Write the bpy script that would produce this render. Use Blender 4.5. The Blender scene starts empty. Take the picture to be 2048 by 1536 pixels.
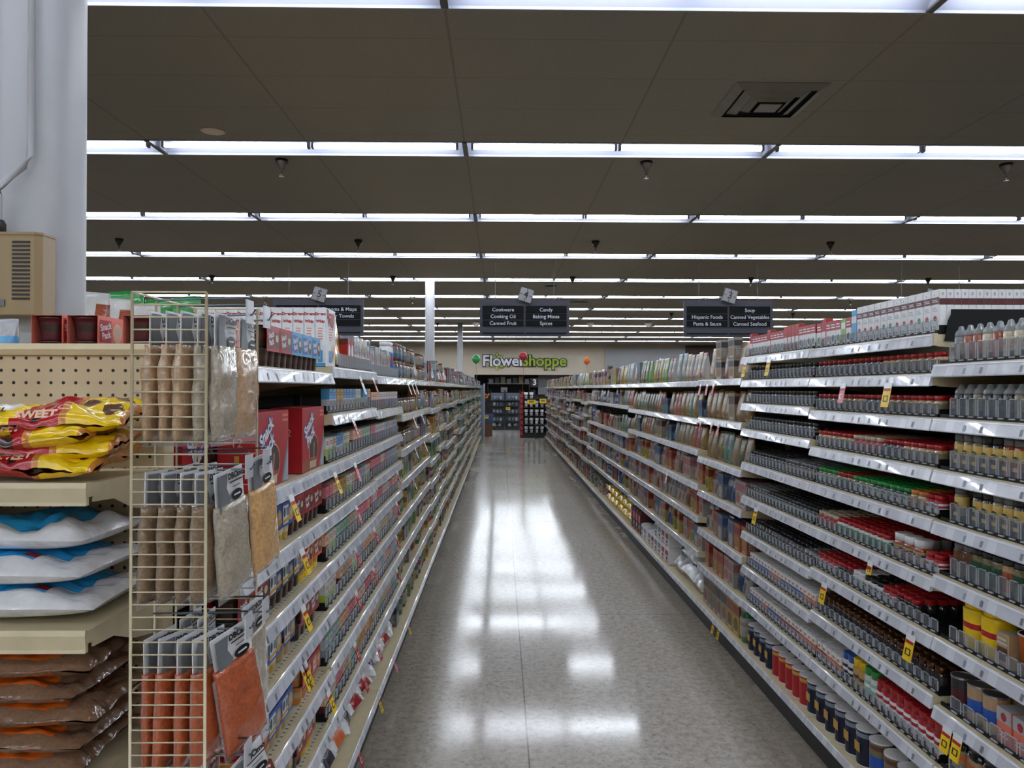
import bpy, math, random
from mathutils import Vector, Matrix, noise
PI = math.pi
sc = bpy.context.scene
COL = sc.collection

# ------------------------------------------------------------------ camera, world, exposure
H_EYE = 1.50
cam_d = bpy.data.cameras.new('camera')
cam_d.sensor_width = 36.0
cam_d.lens = 36.0 * 1538.0 / 2048.0
cam_d.clip_start = 0.02
cam = bpy.data.objects.new('camera', cam_d)
COL.objects.link(cam)
cam.matrix_world = (Matrix.Translation((0, 0, H_EYE)) @ Matrix.Rotation(math.radians(-0.857), 4, 'Z')
                    @ Matrix.Rotation(math.radians(90.3725), 4, 'X') @ Matrix.Rotation(math.radians(0.10), 4, 'Z'))
sc.camera = cam
w = bpy.data.worlds.new('world'); sc.world = w; w.use_nodes = True
w.node_tree.nodes['Background'].inputs[0].default_value = (0.5, 0.55, 0.6, 1)
w.node_tree.nodes['Background'].inputs[1].default_value = 0.02
sc.view_settings.view_transform = 'Standard'
sc.view_settings.look = 'None'
sc.view_settings.gamma = 1.0
sc.view_settings.use_curve_mapping = False
EXPOSURE = 2.6
TUBE = 6.5            # strength of the fluorescent tubes
sc.view_settings.exposure = EXPOSURE
sc.cycles.use_denoising = True
sc.cycles.max_bounces = 6
sc.cycles.diffuse_bounces = 3
sc.cycles.glossy_bounces = 3
sc.cycles.transparent_max_bounces = 16
sc.cycles.use_adaptive_sampling = True
sc.cycles.adaptive_threshold = 0.08
sc.cycles.sample_clamp_indirect = 4.0
sc.cycles.caustics_reflective = False
sc.cycles.caustics_refractive = False

# ------------------------------------------------------------------ materials
def lin(c):
    out = []
    for x in c[:3]:
        x /= 255.0
        out.append(x / 12.92 if x <= 0.04045 else ((x + 0.055) / 1.055) ** 2.4)
    return (out[0], out[1], out[2], 1.0)

MATS = {}
def mat(name, c, rough=0.45, metal=0.0, spec=0.5, coat=0.0, var=0.12, vscale=30.0, bump=0.0, bscale=60.0, emit=None, clear=0.0):
    if name in MATS: return MATS[name]
    m = bpy.data.materials.new(name); m.use_nodes = True
    nt = m.node_tree; b = nt.nodes['Principled BSDF']
    b.inputs['Roughness'].default_value = rough
    b.inputs['Metallic'].default_value = metal
    b.inputs['Specular IOR Level'].default_value = spec
    b.inputs['Coat Weight'].default_value = coat
    L = lin(c)
    b.inputs['Base Color'].default_value = L
    if var > 0 or bump > 0:
        tc = nt.nodes.new('ShaderNodeTexCoord')
    if var > 0:
        n = nt.nodes.new('ShaderNodeTexNoise'); n.inputs['Scale'].default_value = vscale; n.inputs['Detail'].default_value = 3
        nt.links.new(tc.outputs['Object'], n.inputs['Vector'])
        r = nt.nodes.new('ShaderNodeValToRGB')
        r.color_ramp.elements[0].position = 0.3; r.color_ramp.elements[1].position = 0.7
        lo = tuple(x * (1 - var) for x in L[:3]) + (1,); hi = tuple(min(1, x * (1 + var)) for x in L[:3]) + (1,)
        r.color_ramp.elements[0].color = lo; r.color_ramp.elements[1].color = hi
        nt.links.new(n.outputs['Fac'], r.inputs['Fac']); nt.links.new(r.outputs['Color'], b.inputs['Base Color'])
    if bump > 0:
        n2 = nt.nodes.new('ShaderNodeTexNoise'); n2.inputs['Scale'].default_value = bscale; n2.inputs['Detail'].default_value = 2
        nt.links.new(tc.outputs['Object'], n2.inputs['Vector'])
        bp = nt.nodes.new('ShaderNodeBump'); bp.inputs['Strength'].default_value = bump; bp.inputs['Distance'].default_value = 0.01
        nt.links.new(n2.outputs['Fac'], bp.inputs['Height']); nt.links.new(bp.outputs['Normal'], b.inputs['Normal'])
    if emit:
        b.inputs['Emission Color'].default_value = L; b.inputs['Emission Strength'].default_value = emit
    if clear > 0:
        tr = nt.nodes.new('ShaderNodeBsdfTransparent'); mx = nt.nodes.new('ShaderNodeMixShader')
        mx.inputs[0].default_value = clear
        out = nt.nodes['Material Output']
        nt.links.new(b.outputs[0], mx.inputs[1]); nt.links.new(tr.outputs[0], mx.inputs[2]); nt.links.new(mx.outputs[0], out.inputs[0])
    MATS[name] = m
    return m

RGB = dict(white=(225, 224, 226), paper=(205, 203, 200), cream=(216, 200, 165), black=(16, 16, 18), char=(38, 38, 40), grey=(110, 112, 116),
           lgrey=(165, 168, 172), red=(168, 22, 30), dred=(120, 16, 24), maroon=(84, 24, 30), pink=(214, 120, 132), hotpink=(220, 60, 130), orange=(224, 104, 34),
           amber=(196, 124, 46), yellow=(236, 196, 20), gold=(190, 150, 60), tan=(176, 146, 108), brown=(96, 60, 38), dbrown=(52, 30, 22),
           green=(34, 140, 62), lgreen=(126, 186, 84), dgreen=(24, 70, 46), lime=(170, 190, 60), teal=(60, 120, 130), sky=(80, 160, 210), azure=(50, 176, 240),
           blue=(34, 84, 170), navy=(18, 22, 50), purple=(84, 36, 120), violet=(120, 70, 130), beige=(190, 176, 150), salmon=(220, 110, 90),
           khaki=(120, 110, 80), steel=(120, 132, 146), mint=(140, 190, 170), rust=(150, 70, 36), peach=(226, 180, 150), cocoa=(70, 42, 32))
for _c in list(RGB):      # each colour muted towards grey-brown, for goods further along
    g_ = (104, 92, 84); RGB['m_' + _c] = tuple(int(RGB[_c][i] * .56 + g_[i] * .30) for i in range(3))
def M(c, k='paper'):
    """colour c as printed card, glossy film, hard plastic, metal or filled glass"""
    if k == 'paper': return mat('card_' + c, RGB[c], 0.45, var=0.10)
    if k == 'film': return mat('film_' + c, RGB[c], 0.22, coat=0.4, var=0.10, bump=0.35, bscale=45)
    if k == 'plastic': return mat('plastic_' + c, RGB[c], 0.3, var=0.05)
    if k == 'glass': return mat('filled_glass_' + c, RGB[c], 0.08, coat=0.6, var=0.35, vscale=120)
    if k == 'metal': return mat('metal_' + c, RGB[c], 0.3, metal=0.9, var=0.05)

# ------------------------------------------------------------------ mesh building
class MB:
    def __init__(s): s.v, s.f, s.m, s.s = [], [], [], []
    def add(s, vs, fs, m, smooth=False):
        o = len(s.v); s.v += [tuple(p) for p in vs]
        for i, f in enumerate(fs):
            s.f.append(tuple(o + k for k in f)); s.m.append(m[i] if isinstance(m, list) else m); s.s.append(smooth)
        return s
    def box(s, x0, x1, y0, y1, z0, z1, m):
        vs = [(x0, y0, z0), (x1, y0, z0), (x1, y1, z0), (x0, y1, z0), (x0, y0, z1), (x1, y0, z1), (x1, y1, z1), (x0, y1, z1)]
        return s.add(vs, [(0, 3, 2, 1), (4, 5, 6, 7), (0, 1, 5, 4), (1, 2, 6, 5), (2, 3, 7, 6), (3, 0, 4, 7)], m)
    def cbox(s, x0, x1, y0, y1, z0, z1, m, c=0.002):
        """box with chamfered upright edges and a narrower top and bottom rim"""
        def ring(i, z):
            a, b, p, q = x0 + i, x1 - i, y0 + i, y1 - i
            return [(a + c, p, z), (b - c, p, z), (b, p + c, z), (b, q - c, z), (b - c, q, z), (a + c, q, z), (a, q - c, z), (a, p + c, z)]
        vs = ring(c, z0) + ring(0, z0 + c) + ring(0, z1 - c) + ring(c, z1)
        fs = [tuple(range(7, -1, -1)), tuple(range(24, 32))]
        for k in range(3):
            for i in range(8):
                j = (i + 1) % 8; fs.append((k * 8 + i, k * 8 + j, k * 8 + 8 + j, k * 8 + 8 + i))
        return s.add(vs, fs, m)
    def quad(s, p, m): return s.add(p, [(0, 1, 2, 3)], m)
    def poly(s, p, m): return s.add(p, [tuple(range(len(p)))], m)
    def prism(s, pts, axis, a, b, m):
        n = len(pts); vs = []
        for t in (a, b):
            for p in pts:
                vs.append({'x': (t, p[0], p[1]), 'y': (p[0], t, p[1]), 'z': (p[0], p[1], t)}[axis])
        fs = [tuple(range(n))[::-1], tuple(range(n, 2 * n))] + [(i, (i + 1) % n, n + (i + 1) % n, n + i) for i in range(n)]
        return s.add(vs, fs, m)
    def lathe(s, prof, seg=14, cx=0, cy=0, z=0, sq=0.0, smooth=True, ax=1, ay=1):
        """prof: (radius, height, material of the band above); sq>0 rounds the section towards a square"""
        def rr(a):
            if sq <= 0: return 1.0
            n = 2 + sq * 6
            return (abs(math.cos(a)) ** n + abs(math.sin(a)) ** n) ** (-1 / n)
        o = len(s.v); n = len(prof)
        for r, h, _ in prof:
            for i in range(seg):
                a = 2 * PI * (i + 0.5) / seg; k = r * rr(a)
                s.v.append((cx + k * math.cos(a) * ax, cy + k * math.sin(a) * ay, z + h))
        for k in range(n - 1):
            for i in range(seg):
                j = (i + 1) % seg
                s.f.append((o + k * seg + i, o + k * seg + j, o + (k + 1) * seg + j, o + (k + 1) * seg + i)); s.m.append(prof[k][2]); s.s.append(smooth)
        s.f.append(tuple(o + i for i in range(seg - 1, -1, -1))); s.m.append(prof[0][2]); s.s.append(False)
        s.f.append(tuple(o + (n - 1) * seg + i for i in range(seg))); s.m.append(prof[-1][2]); s.s.append(False)
        return s
    def tube(s, pts, r, m, seg=6):
        pts = [Vector(p) for p in pts]; rings = []
        for i, p in enumerate(pts):
            d = (pts[min(i + 1, len(pts) - 1)] - pts[max(i - 1, 0)]).normalized()
            u = d.cross(Vector((0, 0, 1)) if abs(d.z) < 0.9 else Vector((1, 0, 0))).normalized(); v = d.cross(u)
            rings.append([p + r * (math.cos(2 * PI * k / seg) * u + math.sin(2 * PI * k / seg) * v) for k in range(seg)])
        vs = [q for g in rings for q in g]; fs = []
        for i in range(len(pts) - 1):
            for k in range(seg):
                j = (k + 1) % seg; fs.append((i * seg + k, i * seg + j, (i + 1) * seg + j, (i + 1) * seg + k))
        fs.append(tuple(range(seg))); fs.append(tuple((len(pts) - 1) * seg + k for k in range(seg - 1, -1, -1)))
        return s.add(vs, fs, m, True)
    def ell(s, c, rx, rz, m, n=16, U=(1, 0, 0), V=(0, 0, 1)):
        U, V, c = Vector(U), Vector(V), Vector(c)
        return s.poly([c + rx * math.cos(2 * PI * k / n) * U + rz * math.sin(2 * PI * k / n) * V for k in range(n)], m)
    def text(s, t, c, size, m, U=(1, 0, 0), V=(0, 0, 1), align='CENTER', bold=0.0, spacing=1.0, ext=0.0):
        vs, fs = glyphs(t, align, bold, spacing, ext)
        U, V, c = Vector(U), Vector(V), Vector(c); N = U.cross(V)
        return s.add([c + size * (p[0] * U + p[1] * V + p[2] * N) for p in vs], fs, m)
    def join(s, o, X=None):
        k = len(s.v)
        s.v += [tuple(X @ Vector(p)) for p in o.v] if X else o.v
        s.f += [tuple(k + i for i in f) for f in o.f]; s.m += o.m; s.s += o.s
        return s
    def xf(s, X):
        s.v = [tuple(X @ Vector(p)) for p in s.v]; return s
    def mesh(s, name):
        me = bpy.data.meshes.new(name); me.from_pydata([tuple(p) for p in s.v], [], s.f)
        slot = {}; idx = []
        for m in s.m:
            if m.name not in slot: slot[m.name] = len(slot); me.materials.append(m)
            idx.append(slot[m.name])
        me.polygons.foreach_set('material_index', idx); me.polygons.foreach_set('use_smooth', s.s)
        me.update(); return me

GL = {}
def glyphs(t, align, bold, spacing, ext):
    k = (t, align, bold, spacing, ext)
    if k not in GL:
        cu = bpy.data.curves.new('lettering', 'FONT'); cu.body = t; cu.align_x = align; cu.align_y = 'CENTER'; cu.size = 1.0
        cu.offset = bold; cu.space_character = spacing; cu.resolution_u = 4; cu.extrude = ext; cu.fill_mode = 'BOTH' if ext else 'FRONT'
        o = bpy.data.objects.new('lettering', cu); COL.objects.link(o)
        bpy.context.view_layer.update()
        me = bpy.data.meshes.new_from_object(o.evaluated_get(bpy.context.evaluated_depsgraph_get()))
        GL[k] = ([tuple(v.co) for v in me.vertices], [tuple(p.vertices) for p in me.polygons])
        bpy.data.objects.remove(o); bpy.data.meshes.remove(me); bpy.data.curves.remove(cu)
    return GL[k]

def link(name, data, parent=None):
    o = bpy.data.objects.new(name, data); COL.objects.link(o)
    if parent: o.parent = parent
    return o
def tag(o, label, cat, group=None):
    o['label'] = label; o['category'] = cat
    if group: o['group'] = group
    return o
def struct(name, mb):
    o = link(name, mb.mesh(name)); o['kind'] = 'structure'; return o
def thing(name, label, cat, loc=(0, 0, 0), rz=0, group=None):
    o = link(name, None); o.location = loc; o.rotation_euler = (0, 0, rz); return tag(o, label, cat, group)
def part(name, mb, parent): return link(name, mb.mesh(name), parent)

class Proto:
    """a product built once: its own mesh and meshes for its parts"""
    def __init__(s, name, cat, body, parts=(), size=(0.1, 0.1, 0.1), desc=''):
        s.name, s.cat, s.size, s.desc = name, cat, size, desc
        s.body_mb = body; s.parts_mb = list(parts)
        s.first = None; s.one = None
    def mb(s):
        a = MB().join(s.body_mb)
        for _, p in s.parts_mb: a.join(p)
        return a
def inst(P, loc, rz, label, group=None, parts=True, rx=0, ry=0, sc3=None):
    if parts and P.parts_mb:
        if P.first is None:
            P.first = (P.body_mb.mesh(P.name), [(n, p.mesh(n)) for n, p in P.parts_mb])
        o = link(P.name, P.first[0])
        for n, me in P.first[1]: link(n, me, o)
    else:
        if P.one is None: P.one = P.mb().mesh(P.name)
        o = link(P.name, P.one)
    o.location = loc; o.rotation_euler = (rx, ry, rz)
    if sc3: o.scale = sc3
    return tag(o, label, P.cat, group)

# ------------------------------------------------------------------ room materials
def shell_mat(name, build):
    m = bpy.data.materials.new(name); m.use_nodes = True; nt = m.node_tree
    build(nt, nt.nodes['Principled BSDF']); MATS[name] = m; return m
def nd(nt, t, **kw):
    n = nt.nodes.new(t)
    for k, v in kw.items():
        if k in n.inputs.keys(): n.inputs[k].default_value = v
        else: setattr(n, k, v)
    return n
def mixc(nt, fac, a, b, mode='MIX'):
    m = nt.nodes.new('ShaderNodeMix'); m.data_type = 'RGBA'; m.blend_type = mode
    for sock, val in ((m.inputs[0], fac), (m.inputs[6], a), (m.inputs[7], b)):
        if hasattr(val, 'default_value'): nt.links.new(val, sock)
        else: sock.default_value = val
    return m.outputs[2]
def math_n(nt, op, a, b=0.0):
    m = nt.nodes.new('ShaderNodeMath'); m.operation = op
    for sock, val in ((m.inputs[0], a), (m.inputs[1], b)):
        if hasattr(val, 'default_value'): nt.links.new(val, sock)
        else: sock.default_value = val
    return m.outputs[0]
def ramp(nt, fac, stops, interp='LINEAR'):
    r = nt.nodes.new('ShaderNodeValToRGB'); r.color_ramp.interpolation = interp
    e = r.color_ramp.elements
    while len(e) < len(stops): e.new(0.5)
    for i, (p, c) in enumerate(stops): e[i].position = p; e[i].color = c
    nt.links.new(fac, r.inputs[0]); return r.outputs[0]

def floor_build(nt, b):
    tc = nd(nt, 'ShaderNodeTexCoord'); co = tc.outputs['Object']
    sep = nd(nt, 'ShaderNodeSeparateXYZ'); nt.links.new(co, sep.inputs[0])
    v = nd(nt, 'ShaderNodeTexVoronoi', Scale=95.0); nt.links.new(co, v.inputs['Vector'])
    chips = ramp(nt, v.outputs['Color'], [(0.0, lin((104, 96, 88))), (0.12, lin((164, 157, 147))), (0.3, lin((200, 193, 183))), (0.65, lin((214, 208, 199))), (0.92, lin((232, 228, 221)))], 'CONSTANT')
    n = nd(nt, 'ShaderNodeTexNoise', Scale=28.0, Detail=5.0); nt.links.new(co, n.inputs['Vector'])
    fine = ramp(nt, n.outputs['Fac'], [(0.35, lin((176, 168, 158))), (0.6, lin((210, 203, 194)))])
    c = mixc(nt, 0.66, chips, fine)
    n2 = nd(nt, 'ShaderNodeTexNoise', Scale=1.1, Detail=3.0); nt.links.new(co, n2.inputs['Vector'])
    c = mixc(nt, 0.35, c, ramp(nt, n2.outputs['Fac'], [(0.3, (0.78, 0.73, 0.68, 1)), (0.7, (1, .985, .965, 1))]), 'MULTIPLY')
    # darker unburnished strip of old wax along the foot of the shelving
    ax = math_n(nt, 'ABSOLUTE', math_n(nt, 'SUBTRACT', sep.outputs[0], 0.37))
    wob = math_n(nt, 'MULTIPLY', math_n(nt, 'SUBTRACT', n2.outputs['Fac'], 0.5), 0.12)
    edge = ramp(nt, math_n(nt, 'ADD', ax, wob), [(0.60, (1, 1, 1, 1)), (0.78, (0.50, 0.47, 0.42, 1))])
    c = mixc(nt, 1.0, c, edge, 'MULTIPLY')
    # control joints in the slab
    def joint(coord, pitch, off, wd):
        m = math_n(nt, 'PINGPONG', math_n(nt, 'ADD', coord, off + 50 * pitch), pitch / 2)
        return math_n(nt, 'LESS_THAN', m, wd)
    j = math_n(nt, 'MAXIMUM', joint(sep.outputs[0], 3.6, -0.118, 0.0035), joint(sep.outputs[1], 3.6, -1.52, 0.003))
    j2 = math_n(nt, 'MAXIMUM', joint(sep.outputs[0], 1.2, -0.118, 0.0018), joint(sep.outputs[1], 1.2, -1.52, 0.0015))
    c = mixc(nt, math_n(nt, 'MULTIPLY', j, 0.55), c, lin((84, 76, 68)))
    c = mixc(nt, math_n(nt, 'MULTIPLY', j2, 0.25), c, lin((84, 76, 68)))
    nt.links.new(c, b.inputs['Base Color'])
    r = ramp(nt, n2.outputs['Fac'], [(0.3, (0.085,) * 3 + (1,)), (0.7, (0.13,) * 3 + (1,))])
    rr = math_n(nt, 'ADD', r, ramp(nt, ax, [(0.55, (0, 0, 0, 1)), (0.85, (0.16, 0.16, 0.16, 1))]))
    nt.links.new(rr, b.inputs['Roughness'])
    b.inputs['Specular IOR Level'].default_value = 0.62
    n3 = nd(nt, 'ShaderNodeTexNoise', Scale=7.0, Detail=2.0); nt.links.new(co, n3.inputs['Vector'])
    bp = nd(nt, 'ShaderNodeBump', Strength=0.02, Distance=0.01); nt.links.new(n3.outputs['Fac'], bp.inputs['Height']); nt.links.new(bp.outputs[0], b.inputs['Normal'])
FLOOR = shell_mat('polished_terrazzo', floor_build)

CEIL_Z, ROW0, PITCH = 3.485, 6.347, 2.535
def ceil_build(nt, b):
    tc = nd(nt, 'ShaderNodeTexCoord'); co = tc.outputs['Object']
    sep = nd(nt, 'ShaderNodeSeparateXYZ'); nt.links.new(co, sep.inputs[0])
    def joint(coord, pitch, off, wd):
        m = math_n(nt, 'PINGPONG', math_n(nt, 'ADD', coord, 60 * pitch - off), pitch / 2)
        return math_n(nt, 'LESS_THAN', m, wd)
    n = nd(nt, 'ShaderNodeTexNoise', Scale=0.35, Detail=3.0); nt.links.new(co, n.inputs['Vector'])
    c = ramp(nt, n.outputs['Fac'], [(0.35, lin((134, 132, 126))), (0.65, lin((144, 136, 124)))])
    n2 = nd(nt, 'ShaderNodeTexNoise', Scale=160.0, Detail=2.0); nt.links.new(co, n2.inputs['Vector'])
    c = mixc(nt, 0.25, c, ramp(nt, n2.outputs['Fac'], [(0.35, (0.6, 0.6, 0.6, 1)), (0.55, (1, 1, 1, 1))]), 'MULTIPLY')
    j = math_n(nt, 'MAXIMUM', joint(sep.outputs[0], PITCH / 2, -0.293, 0.008), joint(sep.outputs[1], PITCH / 4.66, ROW0 + 0.18, 0.004))
    c = mixc(nt, math_n(nt, 'MULTIPLY', j, 0.32), c, lin((70, 66, 60)))
    nt.links.new(c, b.inputs['Base Color']); b.inputs['Roughness'].default_value = 0.9
CEILM = shell_mat('ceiling_tiles', ceil_build)

def peg_build(scale_xy):
    def f(nt, b):
        tc = nd(nt, 'ShaderNodeTexCoord'); sep = nd(nt, 'ShaderNodeSeparateXYZ'); nt.links.new(tc.outputs['Object'], sep.inputs[0])
        a, c = scale_xy
        u = math_n(nt, 'SUBTRACT', math_n(nt, 'FRACT', math_n(nt, 'DIVIDE', sep.outputs[a], 0.0254)), 0.5)
        v = math_n(nt, 'SUBTRACT', math_n(nt, 'FRACT', math_n(nt, 'DIVIDE', sep.outputs[c], 0.0254)), 0.5)
        d = math_n(nt, 'SQRT', math_n(nt, 'ADD', math_n(nt, 'MULTIPLY', u, u), math_n(nt, 'MULTIPLY', v, v)))
        hole = math_n(nt, 'LESS_THAN', d, 0.135)
        n = nd(nt, 'ShaderNodeTexNoise', Scale=6.0, Detail=4.0); nt.links.new(tc.outputs['Object'], n.inputs['Vector'])
        base = ramp(nt, n.outputs['Fac'], [(0.3, lin((196, 174, 140))), (0.7, lin((214, 194, 160)))])
        nt.links.new(mixc(nt, hole, base, lin((30, 22, 18))), b.inputs['Base Color']); b.inputs['Roughness'].default_value = 0.45
    return f
PEG = shell_mat('pegboard', peg_build((0, 2)))
def perf_build(nt, b):
    tc = nd(nt, 'ShaderNodeTexCoord'); sep = nd(nt, 'ShaderNodeSeparateXYZ'); nt.links.new(tc.outputs['Object'], sep.inputs[0])
    u = math_n(nt, 'SUBTRACT', math_n(nt, 'FRACT', math_n(nt, 'DIVIDE', sep.outputs[0], 0.048)), 0.5)
    v = math_n(nt, 'SUBTRACT', math_n(nt, 'FRACT', math_n(nt, 'DIVIDE', sep.outputs[1], 0.0254)), 0.5)
    h = math_n(nt, 'MULTIPLY', math_n(nt, 'LESS_THAN', math_n(nt, 'ABSOLUTE', u), 0.09), math_n(nt, 'LESS_THAN', math_n(nt, 'ABSOLUTE', v), 0.12))
    nt.links.new(mixc(nt, h, lin((206, 198, 172)), lin((60, 52, 42))), b.inputs['Base Color']); b.inputs['Roughness'].default_value = 0.35
PERF = shell_mat('cream_perforated_steel', perf_build)
def strip_build(nt, b):
    tc = nd(nt, 'ShaderNodeTexCoord'); sep = nd(nt, 'ShaderNodeSeparateXYZ'); nt.links.new(tc.outputs['Object'], sep.inputs[0])
    cmb = nd(nt, 'ShaderNodeCombineXYZ'); nt.links.new(sep.outputs[1], cmb.inputs[0]); nt.links.new(sep.outputs[2], cmb.inputs[1])
    n = nd(nt, 'ShaderNodeTexNoise', Scale=22.0, Detail=2.0); nt.links.new(cmb.outputs[0], n.inputs['Vector'])
    cell = nd(nt, 'ShaderNodeTexWhiteNoise'); cell.noise_dimensions = '1D'
    nt.links.new(math_n(nt, 'FLOOR', math_n(nt, 'DIVIDE', sep.outputs[1], 0.047)), cell.inputs['W'])
    fr = math_n(nt, 'FRACT', math_n(nt, 'DIVIDE', sep.outputs[1], 0.047))
    band = math_n(nt, 'MULTIPLY', math_n(nt, 'GREATER_THAN', cell.outputs['Value'], 0.55), math_n(nt, 'LESS_THAN', fr, 0.78))
    c = mixc(nt, math_n(nt, 'MULTIPLY', band, 0.7), lin((196, 198, 206)), lin((218, 220, 227)))
    c = mixc(nt, 0.25, c, ramp(nt, n.outputs['Fac'], [(0.35, (0.86, 0.86, 0.89, 1)), (0.6, (1, 1, 1, 1))]), 'MULTIPLY')
    nt.links.new(c, b.inputs['Base Color']); b.inputs['Roughness'].default_value = 0.16; b.inputs['Coat Weight'].default_value = 0.5
    bp = nd(nt, 'ShaderNodeBump', Strength=0.4, Distance=0.004); nt.links.new(n.outputs['Fac'], bp.inputs['Height']); nt.links.new(bp.outputs[0], b.inputs['Normal'])
STRIP = shell_mat('price_strip_plastic', strip_build)

CREAM = mat('cream_enamel_steel', (205, 190, 156), 0.4, var=0.05)
BEIGE_W = mat('beige_wall_paint', (196, 184, 166), 0.85, var=0.04, vscale=2)
WHITE_P = mat('white_gloss_paint', (170, 170, 174), 0.55, var=0.03, vscale=4)
DARKP = mat('dark_shelf_back', (30, 28, 28), 0.6, var=0.1)
KICK = mat('black_kick_plate', (22, 22, 24), 0.5, var=0.1)
DARKW = mat('dark_alcove_paint', (66, 64, 66), 0.8, var=0.05, vscale=2)
TRAY = mat('black_tray_plastic', (12, 12, 14), 0.6, spec=.3, var=0.0)
CLEARP = mat('clear_lane_plastic', (150, 156, 164), 0.12, spec=0.7, var=0.0, clear=0.80)
CLEARE = mat('clear_edge_plastic', (200, 205, 212), 0.1, var=0.0, clear=0.3)
CLEARF = mat('clear_film', (225, 225, 230), 0.08, spec=0.8, var=0.0, clear=0.72)

# ------------------------------------------------------------------ the room
X0, X1, Y0, YW = -24.0, 24.0, -14.5, 33.8
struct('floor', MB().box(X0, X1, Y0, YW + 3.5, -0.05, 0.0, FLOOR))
# ceiling: strips of tile between rows of recessed lamp troughs
OPEN = 0.175
rows = [ROW0 + PITCH * k for k in range(-8, 11)]
mb = MB(); prev = Y0
for y in rows:
    mb.box(X0, X1, prev, y - OPEN, CEIL_Z, CEIL_Z + 0.02, CEILM); prev = y + OPEN
mb.box(X0, X1, prev, YW + 3.5, CEIL_Z, CEIL_Z + 0.02, CEILM)
struct('ceiling', mb)
struct('wall_left', MB().box(X0 - 0.1, X0, Y0, YW + 3.5, 0, 3.6, BEIGE_W))
struct('wall_right', MB().box(X1, X1 + 0.1, Y0, YW + 3.5, 0, 3.6, BEIGE_W))
struct('wall_near', MB().box(X0, X1, Y0 - 0.1, Y0, 0, 3.6, BEIGE_W))
mb = MB()    # far wall: bulkhead over the dark alcove of the flower department
mb.box(X0, -1.15, YW, YW + 0.15, 0, 2.13, BEIGE_W)
mb.box(X0, 4.6, YW, YW + 0.15, 2.13, 3.485, BEIGE_W)
mb.box(4.6, X1, YW, YW + 0.15, 0, 3.485, BEIGE_W)
struct('wall_far', mb)
mb = MB(); mb.box(-2.2, 4.7, YW + 3.2, YW + 3.3, 0, 3.0, DARKW); mb.box(-2.2, -2.1, YW + 0.15, YW + 3.2, 0, 3.0, DARKW)
mb.box(4.6, 4.7, YW + 0.15, YW + 3.2, 0, 3.0, DARKW); mb.box(-2.2, 4.7, YW + 0.15, YW + 3.3, 2.9, 3.0, DARKW)
mb.box(1.7, 4.6, YW + 0.9, YW + 1.0, 0, 2.9, mat('grey_alcove_wall', (120, 120, 124), 0.8, var=0.04))
struct('wall_alcove', mb)
mb = MB()
for k in range(22): mb.box(4.6, 8.1, YW - 0.12, YW - 0.06, 1.9 + k * 0.062, 1.9 + k * 0.062 + 0.05, WHITE_P)
mb.box(4.6, 8.1, YW - 0.08, YW - 0.003, 1.88, 3.27, M('lgrey'))
tag(link('roller_shutter', mb.mesh('roller_shutter')), 'white slatted roller shutter on the far wall beside the flower shop sign', 'shutter')
tag(link('dark_wall_panel', MB().box(8.15, 11.5, YW - 0.1, YW - 0.003, 1.7, 3.42, M('dbrown')).box(8.15, 11.5, YW - 0.14, YW - 0.1, 1.7, 1.78, M('brown')).mesh('dark_wall_panel')),
    'dark brown wall panel beside the white roller shutter', 'panel')

# lamp fixtures: recessed trough with two end to end tubes
TUBEM = bpy.data.materials.new('lit_tube'); TUBEM.use_nodes = True
_b = TUBEM.node_tree.nodes['Principled BSDF']; _b.inputs['Base Color'].default_value = (0.9, 0.9, 0.9, 1)
_b.inputs['Emission Color'].default_value = (0.86, 0.93, 1.0, 1); _b.inputs['Emission Strength'].default_value = TUBE
ENAMEL = mat('grey_white_enamel_reflector', (128, 130, 144), 0.3, var=0.0)
SOCK = mat('grey_lamp_socket', (70, 66, 62), 0.5, var=0.0)
L2 = PITCH
fx = MB()
fx.add([(0, -OPEN, 0), (L2, -OPEN, 0), (L2, -0.10, 0.085), (0, -0.10, 0.085), (0, 0.10, 0.085), (L2, 0.10, 0.085), (L2, OPEN, 0), (0, OPEN, 0)],
       [(0, 1, 2, 3), (3, 2, 5, 4), (4, 5, 6, 7)], ENAMEL)
fx.box(0.0, L2, OPEN - 0.006, OPEN + 0.004, -0.012, 0.004, ENAMEL); fx.box(0.0, L2, -OPEN - 0.004, -OPEN + 0.006, -0.006, 0.004, ENAMEL)
for x in (0.0, L2 - 0.012): fx.box(x, x + 0.012, -OPEN, OPEN, 0.0, 0.084, ENAMEL)
fx.box(-0.02, 0.02, -OPEN, OPEN, -0.012, 0.0, SOCK)
def tube_mb(x):
    t = MB(); t.tube([(x, 0, 0.016), (x + 1.17, 0, 0.016)], 0.021, TUBEM, 7)
    for a in (x - 0.018, x + 1.168): t.box(a, a + 0.02, -0.023, 0.023, -0.006, 0.085, SOCK)
    return t
me_f, me_t1, me_t2 = fx.mesh('reflector'), tube_mb(0.065).mesh('tube'), tube_mb(L2 / 2 + 0.02).mesh('tube')
ORD = ['first', 'second', 'third', 'fourth', 'fifth', 'sixth', 'seventh', 'eighth', 'ninth', 'tenth', 'eleventh', 'twelfth', 'thirteenth', 'fourteenth', 'fifteenth',
       'sixteenth', 'seventeenth', 'eighteenth', 'nineteenth', 'twentieth', 'twenty-first', 'twenty-second', 'twenty-third', 'twenty-fourth']
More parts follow.
